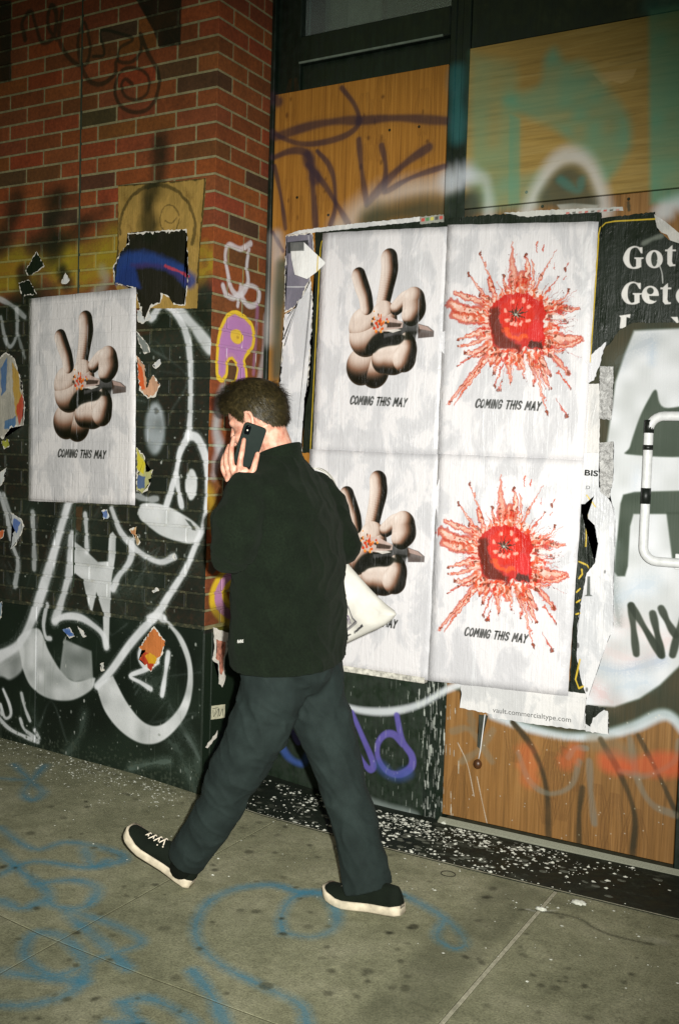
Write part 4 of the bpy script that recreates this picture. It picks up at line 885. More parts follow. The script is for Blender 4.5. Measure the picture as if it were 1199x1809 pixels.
# ================================================================== OLD PAPER, TORN SCRAPS, TAPE
cvP = Canvas(.02, 2.3, .25, 2.5, 700)       # print on the old shopfront papers (world X, Z)
def print_old():
    c = cvP; YEL = c3(206, 176, 52); W_ = c3(222, 218, 214)
    ln = lambda p, w_=.0045: c.stroke(S2(p), w_, YEL, .3, .95, sm=False)
    ln([(548, 800), (556, 640), (563, 500), (566, 440), (568, 428), (574, 418)])
    c.stroke(S2([(571, 438), (571, 446)]), .008, W_, .2, .9, sm=False)
    for p in ([(503, 507), (545, 507)],): c.stroke(S2(p), .006, c3(190, 190, 194), .3, .8, sm=False)
    c.poly(S2([(508, 428), (545, 424), (545, 446), (508, 448)]), c3(30, 36, 34), .003, .9)
    c.stroke(S2([(545, 412), (546, 428)]), .004, c3(200, 200, 204), .3, .7, sm=False)
    ln([(1042, 640), (1050, 520), (1057, 415), (1060, 403), (1069, 394), (1085, 391), (1157, 387)])
    def Gl(ox, oy):
        P = lambda q: S2([(ox+x, oy+y) for x, y in q])
        c.poly(P(list(smooth([(33, 4), (26, 1), (18, 0), (8, 5), (1, 17), (1, 27), (8, 37), (18, 40), (27, 39), (31, 36)])) + list(smooth([(23, 36), (17, 37), (12, 30), (11, 20), (13, 8), (18, 3), (25, 3), (31, 11)]))), W_, .004, .97)
        c.poly(P([(20, 20), (36, 20), (36, 22), (32, 23), (32, 37), (23, 38), (23, 23), (20, 22)]), W_, .003, .97); c.poly(P([(30, 2), (34, 2), (34, 13), (31, 12)]), W_, .003, .95)
    def ol(ox, oy, e=False):
        P = lambda q: S2([(ox+x, oy+y) for x, y in q])
        c.poly(P([(15+15*math.cos(t), 16+16*math.sin(t)) for t in np.linspace(0, 6.2, 24)]), W_, .003, .97)
        if e:
            c.poly(P([(15+6*math.cos(t), 9+6*math.sin(t)) for t in np.linspace(0, 6.2, 16)]), BLK, .003, .97); c.poly(P([(13, 18), (31, 18), (31, 25), (22, 27), (14, 24)]), BLK, .003, .97)
        else: c.poly(P([(15+5.5*math.cos(t), 16+13*math.sin(t)) for t in np.linspace(0, 6.2, 20)]), BLK, .003, .97)
    def tl(ox, oy):
        P = lambda q: S2([(ox+x, oy+y) for x, y in q])
        c.poly(P([(4, 8), (13, 0), (13, 8), (19, 8), (19, 11), (13, 11), (12, 29), (14, 34), (18, 34), (18, 37), (8, 38), (4, 33), (4, 11), (0, 11), (0, 8)]), W_, .003, .97)
    Gl(1100, 435); ol(1140, 442); tl(1174, 433); Gl(1097, 498); ol(1133, 505, True); tl(1166, 500); ol(1193, 507)
    c.poly(S2([(1093, 558), (1113, 555), (1112, 562), (1106, 560), (1105, 580), (1094, 580), (1096, 561)]), W_, .003, .97)
    c.poly(S2([(1184, 560), (1196, 560), (1199, 572), (1196, 572)]), W_, .003, .97)
    c.stroke(S2([(1160, 460), (1168, 480), (1170, 500)]), .004, c3(190, 190, 186), .5, .8); c.stroke(S2([(1136, 430), (1152, 422), (1168, 417)]), .014, c3(120, 126, 116), .9, .7)
    for p in ([(1051, 895), (1036, 875)], [(1038, 890), (1034, 965)], [(1024, 1165), (1016, 1200), (1022, 1216), (1030, 1212)], [(1022, 992), (1036, 998), (1040, 1003)], [(1022, 1022), (1028, 1014), (1027, 1006)], [(1018, 1046), (1024, 1040)], [(1018, 1064), (1024, 1060)], [(1017, 1085), (1024, 1083)]): ln(p, .006)
    c.poly(S2([(1037, 1018), (1042, 1018), (1042, 1050), (1047, 1053), (1031, 1053), (1036, 1050)]), c3(50, 58, 50), .003, .95)
    for x0, y0, q in ((1020, 1140, 5), (1036, 1218, 4), (1068, 1010, 3), (1100, 1000, 2)): c.ell(S2([(x0, y0)])[0], q*.0012, q*.0022, c3(40, 40, 34), .004, .8)
    for i, col in enumerate([c3(190, 60, 50), c3(70, 130, 70), c3(200, 190, 80), c3(60, 60, 60), c3(190, 70, 60)]): c.poly(S2([(744+8*i, 386-i), (750+8*i, 385-i), (750+8*i, 391-i), (744+8*i, 392-i)]), col, .003, .9)
    for i in range(9): c.poly(S2([(1000+11*i, 376-i*.7), (1006+11*i, 375-i*.7), (1006+11*i, 378-i*.7), (1000+11*i, 379-i*.7)]), [c3(190, 60, 50), c3(60, 60, 50), c3(180, 120, 110)][i % 3], .003, .9)
print_old(); imP = cvP.image('old_print')
cvQ = Canvas(-1.4, .05, .3, 2.75, 600)      # print on papers of the brick face (world X, Z)
def print_brickpaper():
    c = cvQ
    c.stroke(z4([(600, 300), (640, 200), (740, 172), (850, 190), (940, 230), (1010, 290)]), .055, c3(34, 60, 120), .6, .95)
    c.stroke(z4([(700, 210), (860, 215), (1000, 300)]), .02, c3(60, 40, 90), .9, .6); c.stroke(z4([(880, 212), (950, 240), (1000, 270)]), .012, c3(196, 60, 70), .6, .85)
    c.poly(z4([(610, 300), (660, 200), (720, 215), (750, 330), (700, 330)]), c3(30, 54, 116), .02, .8)
    K = c3(40, 36, 18)
    c.stroke(A2([(279+66*math.cos(t), 402+74*math.sin(t)) for t in np.linspace(-3.3, .4, 16)]), .016, K, .4, .75); c.stroke(A2([(300+17*math.cos(t), 388+25*math.sin(t)) for t in np.linspace(0, 6, 14)]), .006, K, .4, .6)
    c.stroke(A2([(292, 390), (303, 395), (312, 386)]), .006, K, .4, .6); c.stroke(A2([(270, 330), (262, 370), (266, 410)]), .085, c3(16, 22, 10), .7, .92)
    for x, y, q in ((220, 345, 16), (340, 350, 12), (352, 470, 18), (230, 400, 12), (345, 410, 10), (330, 338, 10)): c.stroke(A2([(x, y), (x+6, y+14)]), q*PXM, c3(96, 66, 24), .9, .6, grain=.8)
    c.stroke(A2([(208, 345), (209, 440), (203, 500)]), .010, K, .4, .9); c.stroke(A2([(212, 327), (290, 322), (364, 315)]), .012, K, .4, .9); c.stroke(A2([(363, 317), (361, 350), (354, 440), (350, 500)]), .010, K, .4, .9)
    for p, col in ((z5([(735, 950), (770, 905), (830, 930), (800, 1010)]), c3(170, 50, 36)), (z5([(770, 925), (800, 910), (835, 935), (825, 970), (790, 965)]), c3(206, 160, 40)), (A2([(2, 650), (14, 632), (12, 690), (4, 700)]), c3(60, 96, 140)), (A2([(22, 640), (34, 660), (40, 720), (30, 740), (24, 690)]), c3(168, 132, 50)), (A2([(30, 720), (42, 690), (44, 730), (34, 752)]), c3(170, 60, 40)), (A2([(10, 745), (30, 735), (28, 758), (8, 758)]), c3(60, 100, 140)),
                   (A2([(243, 640), (252, 650), (258, 690), (246, 684)]), c3(206, 84, 30)), (A2([(243, 796), (258, 820), (254, 838), (243, 830)]), c3(196, 180, 40)), (A2([(243, 840), (258, 842), (256, 864), (243, 862)]), c3(50, 80, 130)), (A2([(25, 915), (38, 922), (30, 942), (22, 936)]), c3(60, 90, 150)), (A2([(182, 900), (192, 906), (190, 916), (183, 912)]), c3(60, 90, 150)), (A2([(230, 940), (240, 935), (240, 950), (234, 952)]), c3(170, 110, 70)), (A2([(115, 1112), (130, 1114), (128, 1124), (116, 1122)]), c3(70, 100, 160)), (A2([(0, 935), (8, 940), (3, 950)]), c3(190, 90, 50))):
        c.poly(p, col, .004, .95)
print_brickpaper(); cvQ.warp(.0035, 12, 5); imQ = cvQ.image('brick_paper_print')
MOLD = paper_mat('old_shopfront_paper', imP, world=cvP, streaks=False, rough=.5)
MOLDQ = paper_mat('old_brick_paper', imQ, world=cvQ, streaks=False, rough=.6)
MCORE = plain('torn_paper_core', (206, 200, 190), .95, .1, .15, 80)
def jagged(P, amp, step, r):
    out = []
    for i in range(len(P)):
        p, q = np.array(P[i]), np.array(P[(i+1) % len(P)]); L = np.hypot(*(q-p)); n = max(1, int(L/step)); nrm = np.array([-(q-p)[1], (q-p)[0]])/max(L, 1e-6)
        for k in range(n): out.append(p+(q-p)*k/n + nrm*(r.uniform(-amp, amp) if k else r.uniform(-amp, amp)*.4))
    return out
def extrude_poly(name, P, Y, t, mat, parent=None, curl=None, plane='Y'):
    """polygon in the wall plane given a paper thickness; curl = function (x, z) -> metres lifted off the wall"""
    bm = bmesh.new(); vv = [bm.verts.new((p[0], 0, p[1])) for p in P]; f = bm.faces.new(vv)
    bmesh.ops.triangulate(bm, faces=[f])
    if curl: bmesh.ops.subdivide_edges(bm, edges=bm.edges, cuts=2, use_grid_fill=True); bmesh.ops.triangulate(bm, faces=bm.faces)
    fs = list(bm.faces); r = bmesh.ops.extrude_face_region(bm, geom=fs)
    top = {v for v in r['geom'] if isinstance(v, bmesh.types.BMVert)}
    for v in bm.verts:
        lift = curl(v.co.x, v.co.z) if curl else 0
        v.co.y = Y-lift-(t if v in top else 0)
    if plane == 'X':
        for v in bm.verts: v.co = Vector((-v.co.y, v.co.x, v.co.z))
    return bm_obj(name, bm, mat, parent)
LAY = {'S': 0, 'A': 0}
def torn(name, pts, Y, col, label, cat, group=None, mat=None, jag=.003, seed=0, edge=True, t=.0008, inset=.006, curl=None, conv=None):
    conv = conv or (S2 if Y > .2 else A2); r = random.Random(seed+17); P0 = conv(pts); P = jagged(P0, jag, .008, r) if jag else P0
    root = extrude_poly(name, P, Y, t, MCORE if edge else mat, None, curl)
    if edge:                                   # the printed face is a little smaller than the torn white core
        c0 = np.mean(P0, axis=0); Q = [np.array(q)+(c0-np.array(q))/max(np.hypot(*(c0-np.array(q))), 1e-6)*abs(r.gauss(inset, inset*.7)) for q in jagged(P0, jag, .008, r)]
        pr = extrude_poly('printed_face', Q, Y-t, .0004, mat, root, curl); pr.color = (*lin(col), 1)
    else: root.color = (*lin(col), 1)
    tag(root, label, cat, group); return root
GO = 'old torn papers round the shopfront posters'
y0 = D-.0002
blackL = torn('old_poster', [(556, 408), (600, 404), (600, 800), (534, 800), (541, 700), (547, 690), (553, 600), (549, 545), (556, 500), (557, 440)], y0, (22, 30, 20), 'black poster edge with a thin yellow border left of the upper hand sheet', 'poster', GO, MOLD, .0015, 1, False)
torn('torn_paper', [(503, 556), (520, 545), (540, 512), (549, 492), (553, 540), (551, 590), (545, 680), (539, 705), (533, 800), (480, 820), (492, 700), (498, 620)], y0-.0012, (212, 210, 212), 'white torn paper strip left of the yellow bordered black poster edge', 'paper', GO, MOLD, .003, 2)
torn('torn_paper', [(505, 417), (552, 410), (555, 440), (553, 480), (533, 530), (518, 545), (503, 552), (503, 480)], y0-.0010, (120, 116, 128), 'grey printed paper scrap with a dark square at the top of the paste-ups', 'paper', GO, MOLD, .002, 3)
torn('torn_paper', [(505, 416), (530, 407), (600, 398), (700, 388), (742, 383), (742, 391), (650, 401), (575, 409), (540, 412)], y0-.0022, (214, 212, 210), 'thin white paper strip along the top of the upper hand sheet', 'paper', GO, MOLD, .0015, 4, False)
torn('torn_paper', [(742, 383), (783, 379), (784, 392), (742, 396)], y0-.0008, (150, 150, 140), 'narrow strip of tiny coloured labels above the upper hand sheet', 'paper', GO, MOLD, .002, 5, False)
torn('old_poster', [(575, 402), (680, 394), (815, 384), (815, 420), (575, 425)], y0-.0004, (24, 32, 24), 'black older poster edge showing above the upper hand sheet', 'poster', GO, MOLD, .0025, 6, False)
torn('old_poster', [(815, 384), (900, 378), (1062, 372), (1062, 420), (815, 420)], D-.0046, (26, 34, 26), 'black older poster edge showing above the upper tomato sheet', 'poster', GO, MOLD, .003, 7, False)
torn('torn_paper', [(890, 377), (960, 372), (1100, 366), (1101, 373), (980, 380), (930, 384)], D-.0062, (196, 194, 188), 'narrow pale torn strip with red flecks over the tomato sheets', 'paper', GO, MOLD, .002, 8, False)
got = torn('old_poster', [(1030, 392), (1062, 386), (1157, 374), (1160, 406), (1172, 416), (1181, 424), (1260, 416), (1300, 420), (1300, 560), (1199, 570), (1119, 570), (1092, 584), (1078, 606), (1044, 628), (1030, 640)], y0-.0008, (20, 29, 20), 'black poster with yellow border and big white serif lettering', 'poster', GO, MOLD, .002, 9, False)
fl = torn('paper_curl', [(1156, 380), (1175, 392), (1199, 412), (1225, 430), (1205, 432), (1183, 425), (1178, 415), (1168, 411), (1160, 402)], y0-.004, (196, 192, 186), 'pale peeling curl at the top of the black lettered poster', 'paper', GO, MOLD, .0005, 10, False, curl=lambda x, z: .022*max(0, min(1, (z-2.24)/.07)))
cx_, cz_ = S2([(577, 465)])[0]
torn('paper_curl', [(522, 432), (545, 431), (560, 447), (577, 465), (563, 482), (549, 495), (530, 488), (524, 460)], y0-.006, (216, 214, 212), 'white folded paper flap peeling beside the upper hand sheet', 'paper', GO, MOLD, 0, 11, False, curl=lambda x, z: .035*max(0, min(1, (cx_-x)/.11)))
torn('old_poster', [(1030, 800), (1048, 880), (1058, 900), (1060, 985), (1042, 1012), (1040, 1120), (1036, 1235), (1004, 1232), (1012, 1100)], y0-.0006, (22, 30, 20), 'black poster remnant with yellow curls right of the lower tomato sheet', 'poster', GO, MOLD, .002, 12, False)
torn('torn_paper', [(1020, 780), (1058, 782), (1057, 860), (1078, 882), (1086, 905), (1085, 980), (1083, 1017), (1083, 1110), (1076, 1124), (1056, 1180), (1037, 1237), (1026, 1200), (1018, 1160), (1020, 1100), (1030, 1040), (1036, 1012), (1050, 995), (1056, 960), (1050, 928), (1038, 920), (1036, 900), (1049, 876), (1033, 890), (1018, 890)], y0-.0016, (208, 206, 208), 'long torn white paper with stray letters left of the pipe handle', 'paper', GO, MOLD, .0015, 13, False)
torn('torn_paper', [(1020, 678), (1060, 678), (1059, 742), (1058, 800), (1018, 800)], y0-.0026, (204, 200, 198), 'blank white paper panel between the two crinkled foil strips', 'paper', GO, MOLD, .001, 14, False)
torn('torn_paper', [(1042, 628), (1070, 604), (1060, 640), (1049, 672), (1038, 678)], y0-.002, (206, 204, 208), 'small white torn triangle under the black lettered poster', 'paper', GO, MOLD, .002, 15, False)
Mt = put_text('BIS', S2([(1032, 840)])[0], S2([(1056, 842)])[0], .022, y0-.0040, MINK, got, 0, .03); put_text('.D', S2([(1033, 864)])[0], S2([(1042, 864)])[0], .012, y0-.0040, MINK, got)
MFOIL = M('crinkled_tape', .35, .5)
def foil():
    m = MFOIL; v = m.pos(); n = m.noise(v, 55, 6, .7, 1.2)
    return m.out(m.ramp(n, [(.3, lin((120, 118, 116))), (.6, lin((206, 204, 202)))]), m.bump(n, 1, .012))
MFOIL = foil()
for P, s_, lb in (([(1060, 647), (1084, 648), (1083, 700), (1080, 742), (1058, 740), (1059, 690)], 1, 'short crinkled silvery tape strip by the black lettered poster'), ([(1058, 782), (1084, 780), (1083, 850), (1076, 880), (1060, 868)], 2, 'long crinkled silvery tape strip above the torn white paper')):
    torn('tape_strip', P, y0-.0045, (200, 200, 198), lb, 'tape', 'crinkled tape strips', MFOIL, .002, 20+s_, False, t=.002)
MVLT = plain('grey_ink', (92, 92, 90), .7)
vs_ = torn('paper_strip', [(813, 1210), (900, 1205), (1036, 1226), (1035, 1240), (1033, 1290), (960, 1281), (870, 1268), (868, 1261), (830, 1254), (812, 1250), (815, 1230)], y0-.0012, (210, 207, 206), 'white strip with a printed web address under the lower tomato sheet', 'paper', GO, MOLD, .0018, 16, False)
put_text('vault.commercialtype.com', S2([(870, 1261)])[0], S2([(1008, 1279)])[0], .026, y0-.0025, MVLT, vs_, 0, .004)
torn('torn_paper', [(1033, 1252), (1046, 1262), (1060, 1252), (1073, 1256), (1075, 1298), (1034, 1292)], y0-.0014, (208, 206, 205), 'white torn scrap with a black notch beside the web address strip', 'paper', GO, MOLD, .0025, 18, False)
torn('torn_paper', [(1034, 1246), (1072, 1250), (1060, 1258), (1046, 1268), (1042, 1284), (1034, 1278)], y0-.0026, (24, 30, 22), 'small black torn scrap under the pale graffiti bubble', 'paper', GO, MOLD, .0035, 19, False)
# ---- on the brick face
GQ = 'torn scraps on the black brick face'
torn('kraft_sheet', [(210, 328), (290, 322), (365, 315), (363, 350), (354, 440), (349, 545), (290, 545), (222, 545), (203, 500), (209, 430)], -.0022, (160, 128, 66), 'brown paper sheet with a drawn circle pasted on the red bricks', 'paper', None, MOLDQ, .001, 31, False)
bp_ = z4([(680, 35), (840, 25), (992, 14), (1001, 200), (998, 300), (984, 420), (925, 416), (905, 378), (868, 360), (850, 410), (800, 430), (770, 500), (738, 410), (725, 330), (612, 302), (602, 220), (642, 140), (690, 82)])
torn('torn_poster', bp_, -.0040, (28, 26, 18), 'black torn poster with a blue and red arc above the lone hand sheet', 'poster', None, MOLDQ, .003, 32, conv=lambda p: p)
SCR = [([(246, 1145), (273, 1106), (293, 1132), (288, 1156), (268, 1187), (246, 1166), (257, 1150)], (190, 112, 60), 'orange torn scrap with yellow and red print inside the graffiti loop'),
       ([(46, 478), (66, 444), (80, 470), (58, 486), (50, 487)], (16, 26, 14), 'dark torn scrap with a white edge upper left of the lone hand sheet'),
       ([(109, 500), (117, 482), (124, 495), (118, 502)], (210, 208, 206), 'tiny white scrap above the lone hand sheet'),
       ([(-8, 640), (12, 622), (26, 632), (38, 668), (46, 720), (42, 752), (20, 756), (6, 776), (-10, 760)], (168, 162, 150), 'layered multicoloured torn remnant left of the lone hand sheet'),
       ([(242, 585), (262, 608), (266, 622), (256, 626), (246, 604)], (120, 124, 120), 'grey sliver of paper right of the lone hand sheet, higher one'),
       ([(242, 628), (256, 645), (260, 690), (272, 662), (284, 680), (276, 700), (262, 704), (247, 690)], (196, 150, 120), 'orange and white shredded scrap at the lone hand sheet edge'),
       ([(270, 645), (284, 634), (286, 642), (276, 652)], (206, 204, 202), 'small pale scrap between hand sheet and white graffiti oval'),
       ([(242, 790), (256, 806), (260, 832), (272, 830), (262, 866), (252, 872), (242, 868)], (180, 176, 120), 'yellow and blue torn remnant beside the bottom of the lone hand sheet'),
       ([(20, 905), (40, 918), (44, 930), (30, 962), (20, 970), (24, 940)], (186, 186, 186), 'blue and white shredded scrap under the lone hand sheet left corner'),
       ([(-2, 938), (9, 936), (6, 950), (0, 954)], (196, 120, 80), 'orange paper speck at the far end of the brick face'),
       ([(180, 902), (190, 900), (194, 914), (184, 918)], (180, 190, 200), 'blue and white speck just under the lone hand sheet'),
       ([(229, 936), (242, 930), (241, 942), (249, 958), (244, 964), (236, 946)], (200, 170, 130), 'tan curled scrap beside the white graffiti mouth'),
       ([(112, 1112), (124, 1108), (133, 1124), (124, 1128)], (120, 140, 180), 'blue and white scrap over the white graffiti box'),
       ([(138, 1106), (146, 1112), (154, 1124), (148, 1126), (142, 1116)], (206, 204, 200), 'white sliver over the white graffiti box'),
       ([(269, 1044), (278, 1038), (282, 1044), (272, 1048)], (206, 204, 200), 'small white chip beside the long white diagonal line'),
       ([(178, 1172), (184, 1170), (186, 1184), (180, 1186)], (206, 204, 196), 'tiny white scrap where the two white loops meet'),
       ([(0, 835), (13, 826), (8, 850), (0, 860)], (196, 196, 194), 'white torn remnant low beside the lone hand sheet'),
       ([(4, 780), (16, 776), (18, 788), (8, 794)], (150, 150, 60), 'yellow and white speck left of the lone hand sheet'),
       ([(0, 1066), (5, 1062), (4, 1090), (0, 1096)], (150, 170, 190), 'pale blue sliver at the far end of the plinth'),
       ([(305, 985), (309, 976), (311, 990)], (206, 204, 200), 'white speck under the white graffiti mouth'),
       ([(34, 500), (52, 494), (66, 520), (40, 524)], (14, 22, 12), 'black torn scrap touching the top left of the lone hand sheet'),
       ([(243, 548), (262, 545), (268, 562), (254, 572), (244, 568)], (190, 190, 188), 'white torn tail hanging under the black arc poster')]
for i, (P, col, lb) in enumerate(SCR):
    zc = np.mean([q[1] for q in A2(P)])
    torn('paper_scrap', P, -.0016 if zc > .66 else -.0026, col, lb, 'paper', GQ, MOLDQ, .0035, 40+i, t=.0007, inset=.003 if len(P) < 6 else .006)
# ---- on the brick return
def B_torn(name, pts, X, col, label, cat, seed, mat, edge=True, jag=.004):
    r = random.Random(seed); P0 = B2(pts); root = extrude_poly(name, jagged(P0, jag, .012, r), -X, .0008, MCORE if edge else mat, None, None, 'X')
    if edge:
        c0 = np.mean(P0, axis=0); Q = [np.array(q)+(c0-np.array(q))*.4 for q in jagged(P0, jag, .012, r)]
        extrude_poly('printed_face', Q, -X-.0008, .0004, mat, root, None, 'X')
    tag(root, label, cat); return root
B_torn('torn_flyer', [(376, 1108), (388, 1113), (404, 1118), (401, 1150), (396, 1168), (397, 1200), (392, 1214), (386, 1208), (384, 1172), (374, 1164), (378, 1140)], .0020, (190, 120, 100), 'shredded white and pink flyer remnant on the pier return by the jacket hem', 'paper', 61, plain('pink_print', (176, 116, 96), .9, .2, .6, 60))
st_ = B_torn('sticker', [(373, 1247), (397, 1244), (396, 1268), (372, 1271)], .0020, (196, 190, 170), 'small cream sticker with black scrawl near the front knee', 'sticker', 62, plain('cream_sticker', (190, 186, 160), .7), False, .0005)
def scrawl():
    bm = bmesh.new()
    for s in ([(375, 1254), (377, 1266), (381, 1252)], [(380, 1262), (385, 1252), (384, 1266)], [(386, 1250), (387, 1265), (392, 1252), (393, 1264)], [(374, 1252), (384, 1250)]):
        bm_tube(bm, [(.0030, y, z) for y, z in smooth(B2(s))], .0012, 5)
    bm_obj('scrawl', bm, MINK, st_)
scrawl()
B_torn('torn_flyer', [(362, 1320), (384, 1290), (382, 1302), (370, 1316), (366, 1322)], .0020, (200, 198, 192), 'white triangular paper scrap low on the pier return', 'paper', 63, MCORE, False)

# ================================================================== PIPE HANDLE, HANGING WEIGHT, SMALL LITTER
MPIPE = plain('white_pipe_paint', (206, 206, 206), .4, .45, .12, 40, .1)
MTAPE = plain('black_tape', (18, 22, 18), .45, .4)
def handle():
    yh = D-.055; P = lambda x, y: onY(x, y, yh)
    a = P(1152, 735); b = P(1134, 990); top = a[2]; bot = b[2]; xl = (a[0]+b[0])/2-.005; xr = xl+.52
    root = empty('pull_handle', (xl+.2, D, bot)); tag(root, 'white bent pipe door handle with black tape bands over the graffiti bubble', 'handle')
    def arc(cx, cz, a0, a1, r=.05): return [(cx+r*math.cos(t), yh, cz+r*math.sin(t)) for t in np.linspace(a0, a1, 7)]
    path = [(xr, yh, top)] + arc(xl+.05, top-.05, math.pi/2, math.pi) + arc(xl+.05, bot+.05, math.pi, 1.5*math.pi) + [(xr, yh, bot)]
    bm = bmesh.new(); bm_tube(bm, path, .0165, 14); bm_obj('pipe', bm, MPIPE, root, True)
    for z0, z1 in ((P(1138, 890)[2], P(1138, 862)[2]), (P(1140, 795)[2], P(1140, 786)[2]), (P(1148, 760)[2]-.01, P(1150, 742)[2])):
        bm = bmesh.new(); bm_tube(bm, [(xl, yh, z0), (xl, yh, z1)], .0172, 14); bm_obj('tape_band', bm, MTAPE, root, True)
    for z in (top, bot):
        bm = bmesh.new(); bm_tube(bm, [(xl+.14, yh, z), (xl+.14, D-.004, z)], .011, 10); bm_box(bm, xl+.10, xl+.18, D-.007, D-.0015, z-.028, z+.028, .002); bm_obj('bracket', bm, MPIPE, root)
handle()
def weight():
    top = onY(856, 1262, D-.012); kn = onY(843, 1350, D-.016)
    root = empty('hanging_weight', (kn[0], D, kn[2])); tag(root, 'dark round weight on a wire hanging below the web address strip', 'weight')
    bm = bmesh.new(); bmesh.ops.create_uvsphere(bm, u_segments=16, v_segments=10, radius=.0175); bmesh.ops.scale(bm, verts=bm.verts, vec=(1, .8, 1.1)); bmesh.ops.translate(bm, verts=bm.verts, vec=(kn[0], kn[1], kn[2])); bm_obj('ball', bm, plain('rusty_ball', (74, 44, 20), .4, .5), root, True)
    bm = bmesh.new(); m_ = onY(848, 1326, D-.012); bm_tube(bm, [tuple(onY(845, 1340, D-.014)), tuple(m_), tuple(top)], .0022, 6); bm_obj('wire', bm, MPIPE, root, True)
    extrude_poly('strap', S2([(846, 1262), (862, 1264), (853, 1300), (847, 1322), (843, 1318), (846, 1290)]), D-.002, .003, plain('grey_strap', (52, 54, 46), .8), root)
weight()
def flakes():
    r = random.Random(77); bm = bmesh.new(); bm2 = bmesh.new(); bmd = bmesh.new()
    def chip(b, x, y, z, q):
        n = r.randint(4, 6); h = q*r.uniform(.15, .6); a0 = r.uniform(0, 6)
        ring = [b.verts.new((x+q*r.uniform(.6, 1.3)*math.cos(a0+6.283*k/n), y+q*r.uniform(.5, 1.1)*math.sin(a0+6.283*k/n), z)) for k in range(n)]
        tp = b.verts.new((x+r.uniform(-.3, .3)*q, y+r.uniform(-.3, .3)*q, z+h))
        for k in range(n): b.faces.new((ring[k], ring[(k+1) % n], tp))
    for i in range(2100):
        px = r.gauss(690, 165); py = 0
        x = onG(px, 1480)[0]; x = min(max(r.gauss(.85, .38), .05), 2.2); y = min(max(D-.03-abs(r.gauss(0, .17)), .012), D-.045)
        if mnoise.noise(Vector((x*7, y*9, 3))) < r.uniform(-.35, .15): continue
        q = r.choice([.0016, .002, .0025, .003, .0035, .005, .007, .009]); chip(bm, x, y, gz(x, 0)+.0042, q)
    for i in range(130):                                   # flattened, greyish splats
        x = min(max(r.gauss(.95, .4), .05), 2.2); y = r.uniform(.02, D-.05); q = r.uniform(.005, .013)
        n = 9; a0 = r.uniform(0, 6); ring = [bmd.verts.new((x+q*1.5*r.uniform(.8, 1.2)*math.cos(a0+6.283*k/n), y+q*r.uniform(.8, 1.2)*math.sin(a0+6.283*k/n), gz(x, 0)+.0042)) for k in range(n)]; tp = bmd.verts.new((x, y, gz(x, 0)+.0056))
        for k in range(n): bmd.faces.new((ring[k], ring[(k+1) % n], tp))
    for i in range(760):
        if r.random() < .72: x = r.gauss(-.4, .42); x = x if x < -.01 else r.uniform(-1.2, -.02); y = -abs(r.gauss(.04, .13))-.006
        else: x = r.uniform(-1.2, 2.0); y = -abs(r.gauss(.1, .3))-.01
        q = r.choice([.0015, .002, .0025, .003, .004, .006]); chip(bm2, x, y, gz(x, y)+.0006, q)
    m = plain('paint_chips', (196, 196, 184), .95, .1, .2, 120)
    o = bm_obj('paint_flakes', bm, m); tag(o, 'white paint flakes and droppings scattered on the black doorstep', 'flakes', None, 'stuff')
    o = bm_obj('paint_flakes', bm2, m); tag(o, 'pale chips scattered on the pavement along the wall foot', 'flakes', None, 'stuff')
    o = bm_obj('dried_splats', bmd, plain('grey_splats', (92, 94, 84), .9, .1, .3, 120)); tag(o, 'flat grey dried splats spread over the black doorstep', 'splats', None, 'stuff')
    # larger smears, one by one
    for i, (px, py, q, lb) in enumerate(((1021, 1597, .016, 'white lump lying past the pale pavement joint'), (690, 1395, .014, 'chalky white clump on the doorstep by the rear trouser leg'), (735, 1420, .018, 'chalky white clump on the doorstep below the purple letters'), (895, 1478, .012, 'white clump on the doorstep near the aluminium threshold'), (785, 1455, .016, 'white clump at the left end of the aluminium threshold'), (955, 1608, .012, 'white smear lump on the pale pavement joint'))):
        p = onG(px, py); bm = bmesh.new(); bmesh.ops.create_icosphere(bm, subdivisions=3, radius=1)
        for v in bm.verts:
            d = 1+.45*mnoise.noise(v.co*2.3+Vector((i*5, 0, 0)))+.25*mnoise.noise(v.co*6)
            v.co = Vector((p[0]+v.co.x*q*1.5*d, p[1]+v.co.y*q*d, gz(p[0], p[1])+.004+max(v.co.z, -.15)*q*.55*d))
        o = bm_obj('white_clump', bm, m, None, True); tag(o, lb, 'debris', 'white clumps on the ground')
    c0 = onG(791, 1545); bm = bmesh.new(); z0 = gz(c0[0], c0[1])+.002
    pts = [(c0[0]+.026*math.cos(t), c0[1]+.022*math.sin(t), z0+.001) for t in np.linspace(0, 2*math.pi, 25)]
    bm_tube(bm, pts, .0016, 6, False); o = bm_obj('rubber_band', bm, plain('band_rubber', (46, 44, 34), .7), None, True); tag(o, 'thin dark ring-shaped band lying on the pavement before the doorstep', 'band')
flakes()

